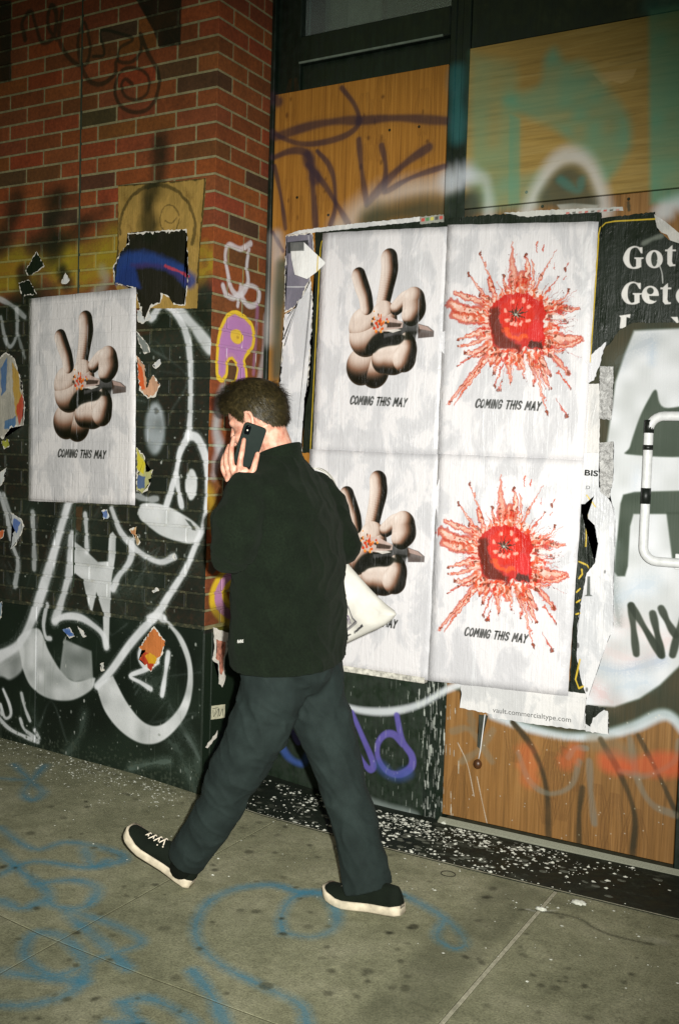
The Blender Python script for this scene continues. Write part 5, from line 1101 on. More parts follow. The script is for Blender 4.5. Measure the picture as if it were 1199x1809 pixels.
# ================================================================== THE WALKING PERSON
def W(px, py, Y): return Vector(onY(px, py, Y))
HD = math.radians(9)
F = Vector((-math.cos(HD), -math.sin(HD), 0)); LFT = Vector((math.sin(HD), -math.cos(HD), 0)); UP = Vector((0, 0, 1))
def bm_rings(bm, rings, seg=20, power=2.3):
    """closed loft through (centre, half-axis a, half-axis b) superellipse rings"""
    prev = None
    for c, a, b in rings:
        cur = []
        for k in range(seg):
            t = 2*math.pi*k/seg; ct, st = math.cos(t), math.sin(t)
            cur.append(bm.verts.new(c + a*math.copysign(abs(ct)**(2/power), ct) + b*math.copysign(abs(st)**(2/power), st)))
        if prev:
            for k in range(seg): bm.faces.new((prev[k], prev[(k+1) % seg], cur[(k+1) % seg], cur[k]))
        else: bm.faces.new(cur[::-1])
        prev = cur
    bm.faces.new(prev)
def bm_limb(bm, pts, rad, seg=14, ball=True):
    """tapered limb, rounded at both ends, resampled smoothly along its joints"""
    P = smooth([tuple(p) for p in pts], n=6); R = np.interp(np.linspace(0, 1, len(P)), np.linspace(0, 1, len(rad)), rad)
    if ball:
        d0 = Vector(P[0]-P[1]).normalized(); d1 = Vector(P[-1]-P[-2]).normalized()
        pre = [(Vector(P[0])+d0*R[0]*h, R[0]*math.sqrt(max(1-h*h, 0))) for h in (.98, .8, .45)]; post = [(Vector(P[-1])+d1*R[-1]*h, R[-1]*math.sqrt(max(1-h*h, 0))) for h in (.45, .8, .98)]
        pts2 = [q[0] for q in pre]+[Vector(p) for p in P]+[q[0] for q in post]; R2 = [q[1] for q in pre]+list(R)+[q[1] for q in post]
    else: pts2, R2 = [Vector(p) for p in P], list(R)
    bm_tube(bm, pts2, R2, seg)
def bm_ball(bm, c, ax, seg=18):
    """ellipsoid with three half-axis vectors"""
    r = bmesh.ops.create_uvsphere(bm, u_segments=seg, v_segments=seg//2+2, radius=1)
    for v in r['verts']: v.co = Vector(c) + ax[0]*v.co.x + ax[1]*v.co.y + ax[2]*v.co.z
def remesh(name, bm, voxel, mat, parent, smooth_it=4, disp=None):
    me = bpy.data.meshes.new(name); bmesh.ops.recalc_face_normals(bm, faces=bm.faces); bm.to_mesh(me); bm.free()
    o = bpy.data.objects.new(name, me); COL.objects.link(o)
    md = o.modifiers.new('r', 'REMESH'); md.mode = 'VOXEL'; md.voxel_size = voxel
    if smooth_it: s = o.modifiers.new('s', 'SMOOTH'); s.iterations = smooth_it; s.factor = .5
    me2 = bpy.data.meshes.new_from_object(o.evaluated_get(bpy.context.evaluated_depsgraph_get()))
    bpy.data.objects.remove(o); bpy.data.meshes.remove(me)
    if disp:
        N = [v.normal.copy() for v in me2.vertices]
        for v, n in zip(me2.vertices, N): v.co += n*disp(v.co, n)
    me2.materials.clear(); me2.materials.append(mat); me2.polygons.foreach_set('use_smooth', [True]*len(me2.polygons)); me2.name = name
    o = bpy.data.objects.new(name, me2); COL.objects.link(o); inv(o, parent); return o
def skin_mat():
    m = M('skin', .48, .4); v = m.pos(); n = m.noise(v, 45, 5)
    m.b.inputs['Subsurface Weight'].default_value = .12; m.b.inputs['Subsurface Radius'].default_value = (.006, .002, .001)
    return m.out(m.ramp(n, [(.3, lin((176, 116, 96))), (.5, lin((200, 148, 126))), (.75, lin((212, 166, 146)))]), m.bump(m.noise(v, 240, 3), .15, .0008))
def cloth_mat(name, rgb, rough, fuzz, scale, bs):
    m = M(name, rough, .12); v = m.pos(); n = m.noise(v, 14, 5); f = m.noise(v, scale, 4, .7); c = lin(rgb)
    m.b.inputs['Sheen Weight'].default_value = fuzz; m.b.inputs['Sheen Roughness'].default_value = .6; m.b.inputs['Sheen Tint'].default_value = (*[min(1, x*6+.05) for x in c], 1)
    col = m.ramp(n, [(.3, tuple(x*.75 for x in c)), (.7, tuple(x*1.25 for x in c))])
    col = m.mix(.7, col, m.ramp(f, [(.3, (.5, .5, .5)), (.7, (1.5, 1.5, 1.5))]), 'MULTIPLY')
    return m.out(col, m.bump(f, bs, .002))
MSKIN = skin_mat(); MJACK = cloth_mat('black_fleece', (14, 21, 12), .95, .2, 170, .9); MTRO = cloth_mat('slate_cotton', (31, 39, 37), .85, .05, 700, .25)
MSHOE = cloth_mat('black_canvas', (16, 22, 15), .85, .05, 700, .25); MSOLE = plain('cream_rubber', (190, 178, 156), .6, .3, .3, 34, .2); MLACE = plain('cream_lace', (222, 210, 190), .8, .2, .1, 200)
person = empty('person', (.76, -.54, gz(.76, -.54)))
tag(person, 'person in black fleece and slate trousers striding with a phone at the ear', 'person')
# ---- joints
NECK = Vector((.695, -.545, 1.385)); HEAD = Vector((.615, -.56, 1.498))
SHL, SHR = Vector((.705, -.72, 1.30)), Vector((.725, -.36, 1.30))
ELL, WRL = W(411, 972, -.83), W(424, 853, -.695)
ELR, WRR = W(607, 962, -.31), Vector((.64, -.33, .97))
HPL, HPR = Vector((.755, -.625, .80)), Vector((.775, -.455, .80))
KNL, ANL = W(411, 1375, -.655), W(330, 1518, -.675)
KNR, ANR = W(609, 1395, -.455), W(650, 1555, -.465)
# head frame
hy, hp_ = math.radians(12), math.radians(27)
hf = Vector((-math.cos(hy), -math.sin(hy), 0)); hl = Vector((math.sin(hy), -math.cos(hy), 0))
HF = hf*math.cos(hp_) - UP*math.sin(hp_); HU = UP*math.cos(hp_) + hf*math.sin(hp_); HL = hl
def H(f, l, u): return HEAD + HF*f + HL*l + HU*u
def body():
    bm = bmesh.new()
    bm_ball(bm, H(-.012, 0, .022), (HF*.096, HL*.074, HU*.092), 24)                  # cranium
    bm_ball(bm, H(.030, 0, -.045), (HF*.062, HL*.060, HU*.075), 20)                  # face
    bm_ball(bm, H(.042, 0, -.095), (HF*.046, HL*.042, HU*.030), 14)                  # chin
    bm_ball(bm, H(.062, 0, .018), (HF*.022, HL*.055, HU*.020), 14)                   # brow
    for s in (-1, 1): bm_ball(bm, H(.056, .036*s, -.035), (HF*.030, HL*.024, HU*.022), 12)   # cheeks
    bm_limb(bm, [H(.082, 0, .010), H(.098, 0, -.018), H(.104, 0, -.034)], [.008, .010, .013], 10)   # nose
    bm_limb(bm, [H(.078, -.020, -.068), H(.087, 0, -.066), H(.078, .020, -.068)], [.007, .009, .007], 8)  # lips
    for s in (-1, 1):                                                              # ears
        c = H(-.006, .074*s, -.008); bm_ball(bm, c, (HF*.017+HU*.004, HL*.009, HU*.031), 12)
        bm_limb(bm, [H(-.004, .080*s, .022), H(-.020, .084*s, .012), H(-.021, .084*s, -.010), H(-.008, .080*s, -.034)], [.005, .0055, .005, .005], 8)
    bm_limb(bm, [NECK-UP*.06+F*-.01, NECK+UP*.005, H(-.028, 0, -.062)], [.062, .054, .054], 18)
    # trunk and limbs under the clothes
    bm_rings(bm, [(Vector((.76, -.54, .74)), LFT*.15, F*.10), (Vector((.755, -.54, .90)), LFT*.155, F*.10), (Vector((.735, -.54, 1.15)), LFT*.165, F*.105), (Vector((.720, -.54, 1.25)), LFT*.15, F*.08), (Vector((.70, -.545, 1.325)), LFT*.07, F*.055)])
    bm_limb(bm, [SHL-UP*.06-LFT*.02, ELL], [.042, .038]); bm_limb(bm, [ELL, WRL], [.040, .029]); bm_limb(bm, [SHR-UP*.06+LFT*.02, ELR], [.042, .038]); bm_limb(bm, [ELR, WRR], [.042, .028])
    bm_limb(bm, [HPL+Vector((.015, 0, 0)), (HPL+KNL)/2+Vector((.03, 0, 0)), KNL], [.062, .056, .048]); bm_limb(bm, [KNL, ANL], [.052, .038]); bm_limb(bm, [HPR, KNR], [.062, .048]); bm_limb(bm, [KNR, ANR], [.052, .038])
    bm_ball(bm, WRR+F*.06, (F*.055, LFT*.02, UP*.04), 12)                           # right hand, in front of the body
    for k in range(4): bm_limb(bm, [WRR+F*.09+UP*(.024-.016*k), WRR+F*.13+UP*(.022-.016*k)+LFT*.01, WRR+F*.14+UP*(.02-.016*k)+LFT*.035], [.009, .008, .007], 8)
    bm_limb(bm, [WRR+F*.05+UP*.03, WRR+F*.09+UP*.055+LFT*.015], [.011, .009], 8)
    # left hand: palm and five fingers round the phone
    bm_limb(bm, [W(424, 862, -.705), W(424, 848, -.70)], [.029, .030], 12)
    for x, y, Yq, r in ((417, 838, -.698, .019), (430, 838, -.700, .020), (408, 834, -.694, .016), (422, 828, -.700, .015), (404, 842, -.690, .015), (436, 845, -.695, .015)): bm_ball(bm, W(x, y, Yq), (HF*r, LFT*r*.62, UP*r*1.15), 12)
    for ch, rd in ((((425, 838, -.703), (424, 818, -.714), (428, 796, -.708), (431, 777, -.694)), (.0105, .0100, .0088, .0076)),
                   (((414, 838, -.700), (409, 816, -.710), (409, 793, -.700), (413, 773, -.678)), (.0105, .0100, .0088, .0076)),
                   (((406, 838, -.694), (400, 820, -.700), (400, 802, -.688), (405, 787, -.664)), (.0100, .0094, .0084, .0072)),
                   (((400, 842, -.686), (394, 828, -.688), (394, 813, -.674), (398, 801, -.654)), (.0092, .0084, .0074, .0064)),
                   (((434, 848, -.692), (446, 833, -.694), (451, 817, -.684), (455, 802, -.670)), (.0125, .0110, .0098, .0082))):
        bm_limb(bm, [W(*c) for c in ch], rd, 10)
    return remesh('body', bm, .0036, MSKIN, person, 2)
BODY = body()
def fold(c, n, s=1.):
    q = 1-abs(mnoise.noise(Vector((c.x*13+3, c.y*13, c.z*15+c.x*14))))*2
    return s*(mnoise.noise(Vector((c.x*8, c.y*8, c.z*13)))*.008 + max(q, 0)**3*.006 + mnoise.noise(Vector((c.x*26+5, c.y*26, c.z*36)))*.0022 - .002)
def jacket():
    bm = bmesh.new(); V = lambda x, y, z: Vector((x, y, z))
    R = [(V(.757, -.54, .700), .225, .160), (V(.757, -.54, .715), .236, .170), (V(.755, -.54, .80), .236, .170), (V(.752, -.54, .92), .232, .167), (V(.745, -.54, 1.05), .230, .163), (V(.735, -.54, 1.16), .226, .155), (V(.725, -.54, 1.24), .218, .140), (V(.718, -.542, 1.295), .195, .116), (V(.708, -.544, 1.335), .150, .094), (V(.70, -.545, 1.365), .100, .080), (V(.697, -.547, 1.385), .078, .075)]
    bm_rings(bm, [(c, LFT*a, F*b) for c, a, b in R], 28, 2.4)
    bm_limb(bm, [SHL+UP*-.045, (SHL+ELL)/2+LFT*.01-UP*.01, ELL], [.078, .076, .071], 18); bm_limb(bm, [ELL, (ELL+WRL)/2+F*.004, W(424, 884, -.705)], [.071, .066, .054], 18, True)
    bm_limb(bm, [SHR+UP*-.04, (SHR+ELR)/2, ELR], [.078, .070, .060], 18); bm_limb(bm, [ELR, WRR], [.060, .046], 16)
    def d(c, n):
        r = fold(c, n, 1.0)
        dd = (c-ELL).length
        if dd < .16: r += .006*math.sin(c.z*95+c.x*40)*(1-dd/.16)
        return r
    j = remesh('jacket', bm, .0065, MJACK, person, 5, d)
    # stand collar, open at the front
    bm = bmesh.new(); seg = 30; rows = []
    for h, rr, off in ((-.35, .082, 0), (.25, .074, .0), (.6, .071, .000), (1, .069, .001), (1.06, .066, .001), (1, .062, .001), (.3, .064, .0)):
        rows.append([bm.verts.new(NECK + Vector((.004, 0, -.016)) + (-F)*off + (F*math.cos(t)*rr*1.02 + LFT*math.sin(t)*rr) + UP*(h*(.036+.010*(-math.cos(t))) - .012*math.cos(t))) for t in [2*math.pi*k/seg for k in range(seg)]])
    for a, b in zip(rows, rows[1:]):
        for k in range(seg): bm.faces.new((a[k], a[(k+1) % seg], b[(k+1) % seg], b[k]))
    bm_obj('collar', bm, MJACK, j, True)
    # woven hem tag
    bm = bmesh.new(); bm.from_mesh(j.data); bmesh.ops.bisect_plane(bm, geom=list(bm.verts)+list(bm.edges)+list(bm.faces), plane_co=(.757, -.54, .716), plane_no=Vector((.03, .03, -1)), clear_outer=True)
    bm.to_mesh(j.data); bm.free(); j.data.polygons.foreach_set('use_smooth', [True]*len(j.data.polygons)); sd = j.modifiers.new('hem', 'SOLIDIFY'); sd.thickness = .005; sd.offset = -1
    from mathutils.bvhtree import BVHTree
    bv = BVHTree.FromPolygons([v.co for v in j.data.vertices], [p.vertices for p in j.data.polygons])
    def hit(px, py): return bv.ray_cast(Vector(CAM), Vector(ray(px, py)).normalized())[0]
    me, w_, h_ = text_mesh('RAINS', .027, .0105, 0, .02); o_, ux, uy = hit(421, 1136), None, None
    ux = (hit(436, 1135)-o_).normalized(); uy = UP.copy(); nn = ux.cross(uy).normalized()
    for v in me.vertices: v.co = o_ + ux*v.co.x + uy*v.co.y + nn*.0035
    me.materials.clear(); me.materials.append(plain('white_thread', (220, 218, 210), .8)); o = bpy.data.objects.new('woven_tag', me); COL.objects.link(o); inv(o, j)
    return j
JK = jacket()
def trousers():
    bm = bmesh.new()
    bm_rings(bm, [(Vector((.762, -.54, .94)), LFT*.165, F*.115), (Vector((.762, -.54, .80)), LFT*.180, F*.140), (Vector((.765, -.54, .71)), LFT*.172, F*.142), (Vector((.765, -.54, .62)), LFT*.10, F*.11)], 24)
    a = W(478, 1230, -.63); bm_limb(bm, [HPL-UP*.03, a, W(450, 1300, -.645), KNL, W(381, 1440, -.665), ANL+(KNL-ANL).normalized()*.012], [.110, .108, .098, .084, .072, .070], 18)
    bm_limb(bm, [HPR-UP*.03, W(556, 1230, -.46), W(580, 1300, -.457), KNR, W(632, 1480, -.46), W(649, 1566, -.465)], [.108, .104, .092, .078, .074, .080], 18)
    def d(c, n):
        r = fold(c, n, .8)
        for K in (KNL, KNR):
            q = (c-K).length
            if q < .17: r += .005*math.sin(c.z*70+c.x*34+c.y*20)*(1-q/.17)
        if c.z > .55: r += .003*math.sin(c.x*70+c.z*50)
        return r
    t = remesh('trousers', bm, .0065, MTRO, person, 4, d)
    # hems cut square across the shoes
    bm = bmesh.new(); bm.from_mesh(t.data)
    for A_, B_ in ((KNL, ANL), (KNR, W(649, 1560, -.465))):
        n = (B_-A_).normalized(); co = B_+n*(.006 if A_ is KNL else .014)
        gv = [f for f in bm.faces if (f.calc_center_median()-co).length < .2]
        bmesh.ops.bisect_plane(bm, geom=list({g for f in gv for g in (*f.verts, *f.edges, f)}), plane_co=co, plane_no=n, clear_outer=True)
    bm.to_mesh(t.data); bm.free(); t.data.polygons.foreach_set('use_smooth', [True]*len(t.data.polygons))
    sd = t.modifiers.new('hem', 'SOLIDIFY'); sd.thickness = .003; sd.offset = -1
    # white cloth tongue and a small orange tab at the pocket
    c = W(432, 1180, -.70)
    bm = bmesh.new(); P = [W(426, 1170, -.705), W(432, 1167, -.705), W(431, 1180, -.712), W(438, 1194, -.712), W(429, 1186, -.715)]
    f = bm.faces.new([bm.verts.new(p) for p in P]); r = bmesh.ops.extrude_face_region(bm, geom=[f]); bmesh.ops.translate(bm, verts=[v for v in r['geom'] if isinstance(v, bmesh.types.BMVert)], vec=(.002, -.005, 0))
    k = bm_obj('pocket_cloth', bm, plain('white_cloth', (216, 212, 204), .9), t); tag(k, 'white cloth corner poking out of the pocket')
    return t
TR = trousers()
# ---- shoes
def shoe(name, M4, bend):
    """low canvas shoe; x runs heel to toe, M4 places it"""
    def T(x, y, z):
        if x > .185 and bend: z += bend*(x-.185)**2*6
        return M4 @ Vector((x, y, z))
    hw = lambda x: float(np.interp(x, [0, .015, .05, .10, .15, .20, .24, .265, .282, .288], [.014, .030, .035, .035, .041, .048, .047, .042, .030, .018]))
    cy = lambda x: float(np.interp(x, [0, .1, .2, .288], [0, -.003, .002, .004]))
    root_bm = bmesh.new(); xs = [0, .006, .015, .03, .05, .08, .11, .14, .17, .20, .225, .245, .262, .275, .284, .288]
    def loft(prof):
        bm = bmesh.new(); prev = None
        for x in xs:
            ring = [bm.verts.new(T(*p)) for p in prof(x)]
            if prev:
                for k in range(len(ring)): bm.faces.new((prev[k], prev[(k+1) % len(ring)], ring[(k+1) % len(ring)], ring[k]))
            else: bm.faces.new(ring[::-1])
            prev = ring
        bm.faces.new(prev); return bm
    root_bm.free()
    hh = lambda x: float(np.interp(x, [0, .01, .04, .09, .125, .15, .20, .25, .275, .288], [.060, .084, .088, .088, .092, .082, .064, .050, .040, .026]))
    up = lambda x: [(x, cy(x)+hw(x)*.97*math.cos(t)*(1 if math.sin(t) < .55 else .92), max(.02, .02+(hh(x)-.02)*max(math.sin(t), 0)**.75)) for t in [math.pi*2*k/20 for k in range(20)]]
    o = bm_obj('shoe', loft(up), MSHOE, person, True)
    def sole(x):
        w_ = hw(x)+.004; th = .027 + (.004 if x > .24 else 0) + (.003 if x < .03 else 0); y = cy(x)
        return [(x, y+w_*.93, 0), (x, y+w_, .005), (x, y+w_, th-.003), (x, y+w_*.96, th), (x, y-w_*.96, th), (x, y-w_, th-.003), (x, y-w_, .005), (x, y-w_*.93, 0)]
    so_ = bm_obj('sole', loft(sole), MSOLE, o, True)
    bm = bmesh.new()
    for i in range(5):
        x = .145+.020*i; z = hh(x)-.001
        if i < 4: 
            bm_tube(bm, [T(x, .020, z-.010), T(x+.008, .006, z+.0025), T(x+.018, -.018, z-.010)], .0022, 6); bm_tube(bm, [T(x, -.018, z-.010), T(x+.008, -.004, z+.0035), T(x+.018, .020, z-.010)], .0022, 6)
    bm_obj('laces', bm, MLACE, o, True)
    for i in range(5):
        x = .143+.020*i; z = hh(x)-.013
        for s in (1, -1):
            bm = bmesh.new(); bmesh.ops.create_uvsphere(bm, u_segments=8, v_segments=6, radius=.0028); bmesh.ops.translate(bm, verts=bm.verts, vec=T(x, .0245*s, z)); bm_obj('eyelet', bm, MLACE, o, True)
    return o
def frame(heel, fwd, pitch, roll=0.):
    f = Vector((fwd[0], fwd[1], 0)).normalized(); l = Vector((-f.y, f.x, 0)); ff = f*math.cos(pitch)+UP*math.sin(pitch); uu = UP*math.cos(pitch)-f*math.sin(pitch)
    return Matrix(((ff.x, l.x, uu.x, heel[0]), (ff.y, l.y, uu.y, heel[1]), (ff.z, l.z, uu.z, heel[2]), (0, 0, 0, 1)))
hl_ = onG(337, 1567); shoe('shoe', frame((hl_[0], hl_[1], gz(hl_[0], hl_[1])+.001), (-1, -.16), math.radians(27)), .30)
bl_ = onG(607, 1606); fr = Vector((-1, .08, 0)).normalized(); pt = math.radians(-7)
shoe('shoe', frame((bl_[0]-fr.x*.20, bl_[1]-fr.y*.20+.040, gz(bl_[0], bl_[1])+.0255), fr, pt), .45)
def socks():
    m = plain('black_sock', (14, 18, 13), .95, .1)
    for A_, B_ in ((KNL, ANL), (KNR, ANR)):
        n = (B_-A_).normalized(); bm = bmesh.new(); bm_limb(bm, [B_-n*.10, B_-n*.02, B_+n*.035], [.050, .046, .042], 16); bm_obj('sock', bm, m, person, True)
socks()
# ---- hair: a cap with a few thousand short locks on it
def hair():
    m = M('dark_blond_hair', .5, .35); n = m.noise(m.pos(), 90, 4); g = m.n('NewGeometry')
    col = m.ramp(n, [(.3, lin((20, 18, 7))), (.6, lin((54, 46, 24))), (.8, lin((96, 82, 52)))])
    mat = m.out(col, m.bump(m.noise(m.pos(), 220, 3), .6, .002))
    r = random.Random(12); bm = bmesh.new()
    AX = (.100, .079, .097)
    def surf(th, ph):          # th: from the crown down; ph: 0 = forehead, pi = nape
        d = Vector((math.sin(th)*math.cos(ph), math.sin(th)*math.sin(ph), math.cos(th)))
        return d, H(-.012+AX[0]*d.x, AX[1]*d.y, .022+AX[2]*d.z)
    def limit(ph): return float(np.interp(abs(ph), [0, .5, .9, 1.25, 1.5, 1.9, 2.3, 2.7, math.pi], [1.12, 1.14, 1.28, 1.78, 1.50, 2.00, 2.32, 2.48, 2.5]))
    seg = 40; rows = []
    for i in range(15):
        row = []
        for k in range(seg):
            ph = -math.pi+2*math.pi*k/seg; th = limit(ph)*i/14
            d, p = surf(max(th, .001), ph); thick = .014*(1-i/14)**.6+.002+.002*mnoise.noise(p*30)
            wd = HF*d.x+HL*d.y+HU*d.z; row.append(bm.verts.new(p+wd*thick))
        rows.append(row)
    for a, b in zip(rows, rows[1:]):
        for k in range(seg): bm.faces.new((a[k], a[(k+1) % seg], b[(k+1) % seg], b[k]))
    inner = []
    for k in range(seg):
        ph = -math.pi+2*math.pi*k/seg; d, p = surf(limit(ph)-.03, ph); inner.append(bm.verts.new(p-(HF*d.x+HL*d.y+HU*d.z)*.004))
    for k in range(seg): bm.faces.new((rows[-1][k], rows[-1][(k+1) % seg], inner[(k+1) % seg], inner[k]))
    cap = bm_obj('hair', bm, mat, person, True)
    bm = bmesh.new()
    for i in range(13000):
        ph = r.uniform(-math.pi, math.pi); th = limit(ph)*math.sqrt(r.random())*1.03
        d, p = surf(th, ph); wd = (HF*d.x+HL*d.y+HU*d.z).normalized(); q = min(th/limit(ph), 1.)
        base = p+wd*(.014*(1-q)**.6+.001)
        down = (-HU-wd*(-HU).dot(wd)); down = down.normalized() if down.length > .05 else HF.copy()
        flow = (down*.8 + HF*(.95 if (abs(ph) < 1.5 and q < .75) else -.15) + HL*.25*math.copysign(1, d.y)*0 + Vector((r.gauss(0, .25), r.gauss(0, .25), r.gauss(0, .2)))).normalized()
        if q < .35: flow = (HF*.9 + HL*r.gauss(0, .45) + wd*.25).normalized()
        L = float(np.interp(q, [0, .5, .8, 1], [.040, .034, .020, .011]))*r.uniform(.7, 1.3)
        if abs(ph) > 2 and q > .8: flow = (-HU*1.0 - HF*.12 + Vector((r.gauss(0, .2), r.gauss(0, .2), r.gauss(0, .1)))).normalized(); L *= 1.2
        if abs(ph) < .9 and q > .35: L *= 1.6; flow = (HF*1.0 - HU*.25 + wd*.25 + Vector((r.gauss(0, .2), r.gauss(0, .2), r.gauss(0, .2)))).normalized()
        w_ = r.uniform(.0004, .0009); sd = flow.cross(wd).normalized()*w_
        a = base; lf = .02 if q > .6 else .12; b = base+flow*L*.5+wd*L*(lf+.03); c = base+flow*L+wd*L*lf
        v = [bm.verts.new(x) for x in (a-sd, a+sd, b-sd*.9, b+sd*.9, c)]
        bm.faces.new((v[0], v[1], v[3], v[2])); bm.faces.new((v[2], v[3], v[4]))
    me = bpy.data.meshes.new('locks'); bm.to_mesh(me); bm.free(); me.materials.append(mat)
    o = bpy.data.objects.new('locks', me); COL.objects.link(o); inv(o, cap); tag(o, kind='stuff')
    bm = bmesh.new()
    for s in (-1, 1): bm_limb(bm, [H(.074, .014*s, .021), H(.077, .030*s, .025), H(.066, .046*s, .019)], [.004, .005, .003], 6)
    bm_obj('eyebrows', bm, mat, person, True)
    ew = plain('eye_white', (214, 208, 200), .3); ei = plain('iris', (50, 40, 26), .3)
    for s in (-1, 1):
        bm = bmesh.new(); bm_ball(bm, H(.055, .030*s, .000), (HF*.011, HL*.012, HU*.009), 12); e = bm_obj('eye', bm, ew, person, True)
        bm = bmesh.new(); bm_ball(bm, H(.0635, .030*s, -.001), (HF*.004, HL*.005, HU*.005), 10); bm_obj('iris', bm, ei, e, True)
hair()
# ---- phone
def phone():
    cr, cu, cf = Vector(CR), Vector(CU), Vector(CF)
    lg = (cu*.93+cr*.36)*.86-cf*.42; lg.normalize(); wd = cr*.88-cu*.42+cf*.10; wd = (wd-lg*wd.dot(lg)).normalized(); nm = lg.cross(wd).normalized()
    if nm.dot(cf) > 0: nm = -nm
    c = W(441, 787, -.662); Wd, Lg, Tk = .0715, .146, .0085
    root = empty('phone', c); tag(root, 'black smartphone held against the ear by the walking person', 'phone')
    def rr(w_, l_, rad, n=6): return [(sx*(w_/2-rad)+rad*math.cos(a), sy*(l_/2-rad)+rad*math.sin(a)) for sx, sy, a0 in ((1, 1, 0), (-1, 1, math.pi/2), (-1, -1, math.pi), (1, -1, 1.5*math.pi)) for a in np.linspace(a0, a0+math.pi/2, n)]
    P = lambda x, y, z: c+wd*x+lg*y+nm*z
    def slab(name, w_, l_, rad, z0, z1, ox, oy, mat, parent, bev=.0012):
        bm = bmesh.new(); o = rr(w_, l_, rad); i_ = rr(w_-2*bev, l_-2*bev, max(rad-bev, .0005)); rows = [[bm.verts.new(P(x+ox, y+oy, z)) for x, y in q] for q, z in ((i_, z0), (o, z0+bev), (o, z1-bev), (i_, z1))]
        for a, b in zip(rows, rows[1:]):
            for k in range(len(o)): bm.faces.new((a[k], a[(k+1) % len(o)], b[(k+1) % len(o)], b[k]))
        bm.faces.new(rows[0][::-1]); bm.faces.new(rows[-1]); return bm_obj(name, bm, mat, parent)
    mb = plain('phone_case', (24, 34, 30), .45, .4, .1, 60, .05); ml = plain('phone_lens', (8, 10, 12), .1, .6, .1); mg = plain('phone_screen', (10, 12, 14), .1, .6)
    b = slab('case', Wd, Lg, .011, -Tk/2, Tk/2, 0, 0, mb, root)
    slab('screen', Wd-.006, Lg-.006, .008, -Tk/2-.0006, -Tk/2+.0004, 0, 0, mg, root, .0002)
    q = slab('camera_bump', .018, .034, .008, Tk/2-.001, Tk/2+.0014, -.021, .050, ml, root, .0005)
    for dy, rad, mat in ((.058, .0052, ml), (.042, .0052, ml)):
        bm = bmesh.new(); bm_tube(bm, [P(-.021, dy, Tk/2+.001), P(-.021, dy, Tk/2+.0022)], rad, 14); bm_obj('lens', bm, mat, q)
    bm = bmesh.new(); bm_tube(bm, [P(-.021, .050, Tk/2+.001), P(-.021, .050, Tk/2+.0024)], .0022, 10); bm_obj('flash_window', bm, plain('flash_window', (230, 226, 210), .3), q)
phone()
# ---- tote bag
YB = -.300
cvZ = Canvas(.6, 1.25, .6, 1.2, 1200)
def B2g(pts): return [(lambda q: (q[0], q[2]))(onY(x, y, YB-.03)) for x, y in pts]
def print_bag():
    c = cvZ; I = c3(86, 80, 92); zz = lambda p: B2g(Z(p, 580, 950, 7.536))
    for p in ([(170, 720), (300, 930), (405, 1110), (400, 1125), (205, 1270)], [(170, 735), (290, 935), (395, 1108), (205, 1255)], [(170, 755), (385, 1105), (205, 1240)]): c.stroke(zz(p), .0028, c3(58, 54, 64), .3, .95, sm=False)
    for p in ([(215, 1040), (265, 1150)], [(225, 1005), (305, 1135)], [(265, 1040), (300, 1130)], [(205, 1185), (230, 1180)]): c.stroke(zz(p), .0048, c3(78, 54, 96), .3, .95, sm=False)
    r = random.Random(2)
    for k in range(16):
        x = 335+k*8; y = 1270-k*6.3
        if k in (1,): continue
        c.stroke(zz([(x, y+r.uniform(-6, 6)), (x+4, y-r.uniform(10, 26)), (x+7, y+r.uniform(-4, 4))]), .0032, c3(44, 44, 46), .4, .95)
    for k in range(10): x = 205+k*8.5; y = 1330-k*4; c.stroke(zz([(x, y), (x+4, y-r.uniform(8, 16)), (x+8, y-3)]), .003, c3(50, 50, 50), .4, .9)
print_bag(); imZ = cvZ.image('bag_print')
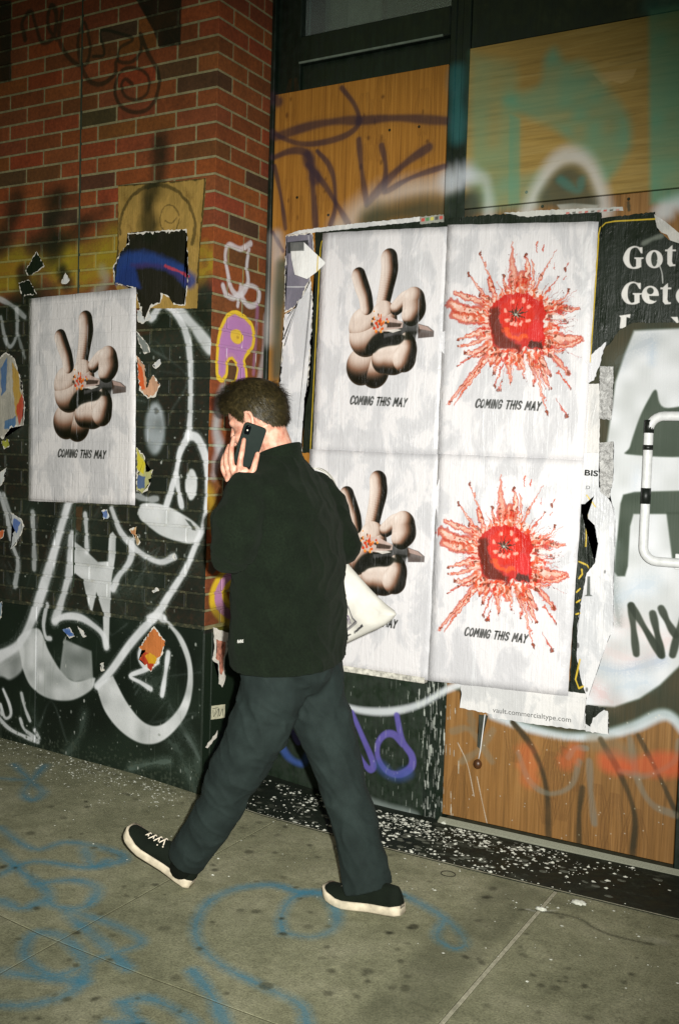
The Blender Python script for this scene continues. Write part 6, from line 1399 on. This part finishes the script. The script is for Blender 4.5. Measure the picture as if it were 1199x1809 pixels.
def bag():
    m = M('cream_canvas', .85, .15); v = m.pos(); n = m.noise(v, 8, 4); f = m.noise(v, 600, 3)
    cs, a = m.canvas(imZ, cvZ, (0, 2)); col = m.mix(a, m.ramp(n, [(.3, lin((172, 168, 158))), (.7, lin((196, 193, 186)))]), cs); mat = m.out(col, m.bump(f, .3, .001, m.bump(n, .4, .01)))
    root = empty('tote_bag', W(640, 1090, YB)); tag(root, 'cream canvas tote bag with faint print swinging behind the walking person', 'bag')
    O = [W(*p, YB) for p in ((596, 972), (618, 1000), (640, 1025), (660, 1047), (680, 1066), (697, 1080), (700, 1085), (695, 1092), (684, 1102), (672, 1109), (654, 1117), (637, 1125), (608, 1139), (580, 1146), (556, 1140), (548, 1100), (552, 1040), (566, 990))]
    cen = sum(O, Vector())/len(O); bm = bmesh.new(); rings = []
    for s, dy in ((1.0, 0), (.93, .016), (.8, .026), (.55, .034), (.28, .037)):
        for sg in (1, -1): pass
        rings.append((s, dy))
    def side(sg):
        prev = edge
        for s, dy in rings[1:]:
            cur = []
            for k, p in enumerate(O):
                q = cen+(p-cen)*s; wv = .016*math.sin((q.x*1.1+q.z*.8)*38+1.0)*(1-s)*1.5+.008*math.sin((q.x-q.z*.6)*70)*(1-s)
                cur.append(bm.verts.new(q+Vector((0, sg*(dy+wv), 0))))
            for k in range(len(O)): bm.faces.new((prev[k], prev[(k+1) % len(O)], cur[(k+1) % len(O)], cur[k]))
            prev = cur
        bm.faces.new(prev)
    edge = [bm.verts.new(p) for p in O]; side(-1); side(1)
    bmesh.ops.subdivide_edges(bm, edges=bm.edges, cuts=1, use_grid_fill=True, smooth=.5)
    bm_obj('bag_body', bm, mat, root, True)
    for off in (0, .03):
        path = smooth([tuple(O[0]+Vector((-.01-off, .0, -.01))), (.80-off, -.285, 1.12), (.795-off*.5, -.30, 1.22), (.780, -.345, 1.315), (.735-off, -.375, 1.345), (.66-off, -.36, 1.30), (.64, -.30, 1.20), (.66, -.29, 1.08), tuple(O[-2])])
        bm = bmesh.new(); rows = []
        for i, p in enumerate(path):
            t = Vector(path[min(i+1, len(path)-1)]-path[max(i-1, 0)]).normalized(); s = t.cross(Vector((1, .2, .1))).normalized()
            s = Vector((0, 1, 0))-t*t.y; s = s.normalized()*.007; nn = t.cross(s).normalized()*.0012
            rows.append([bm.verts.new(Vector(p)+x) for x in (s+nn, -s+nn, -s-nn, s-nn)])
        for a_, b_ in zip(rows, rows[1:]):
            for k in range(4): bm.faces.new((a_[k], a_[(k+1) % 4], b_[(k+1) % 4], b_[k]))
        bm.faces.new(rows[0][::-1]); bm.faces.new(rows[-1]); bm_obj('strap', bm, mat, root)
bag()
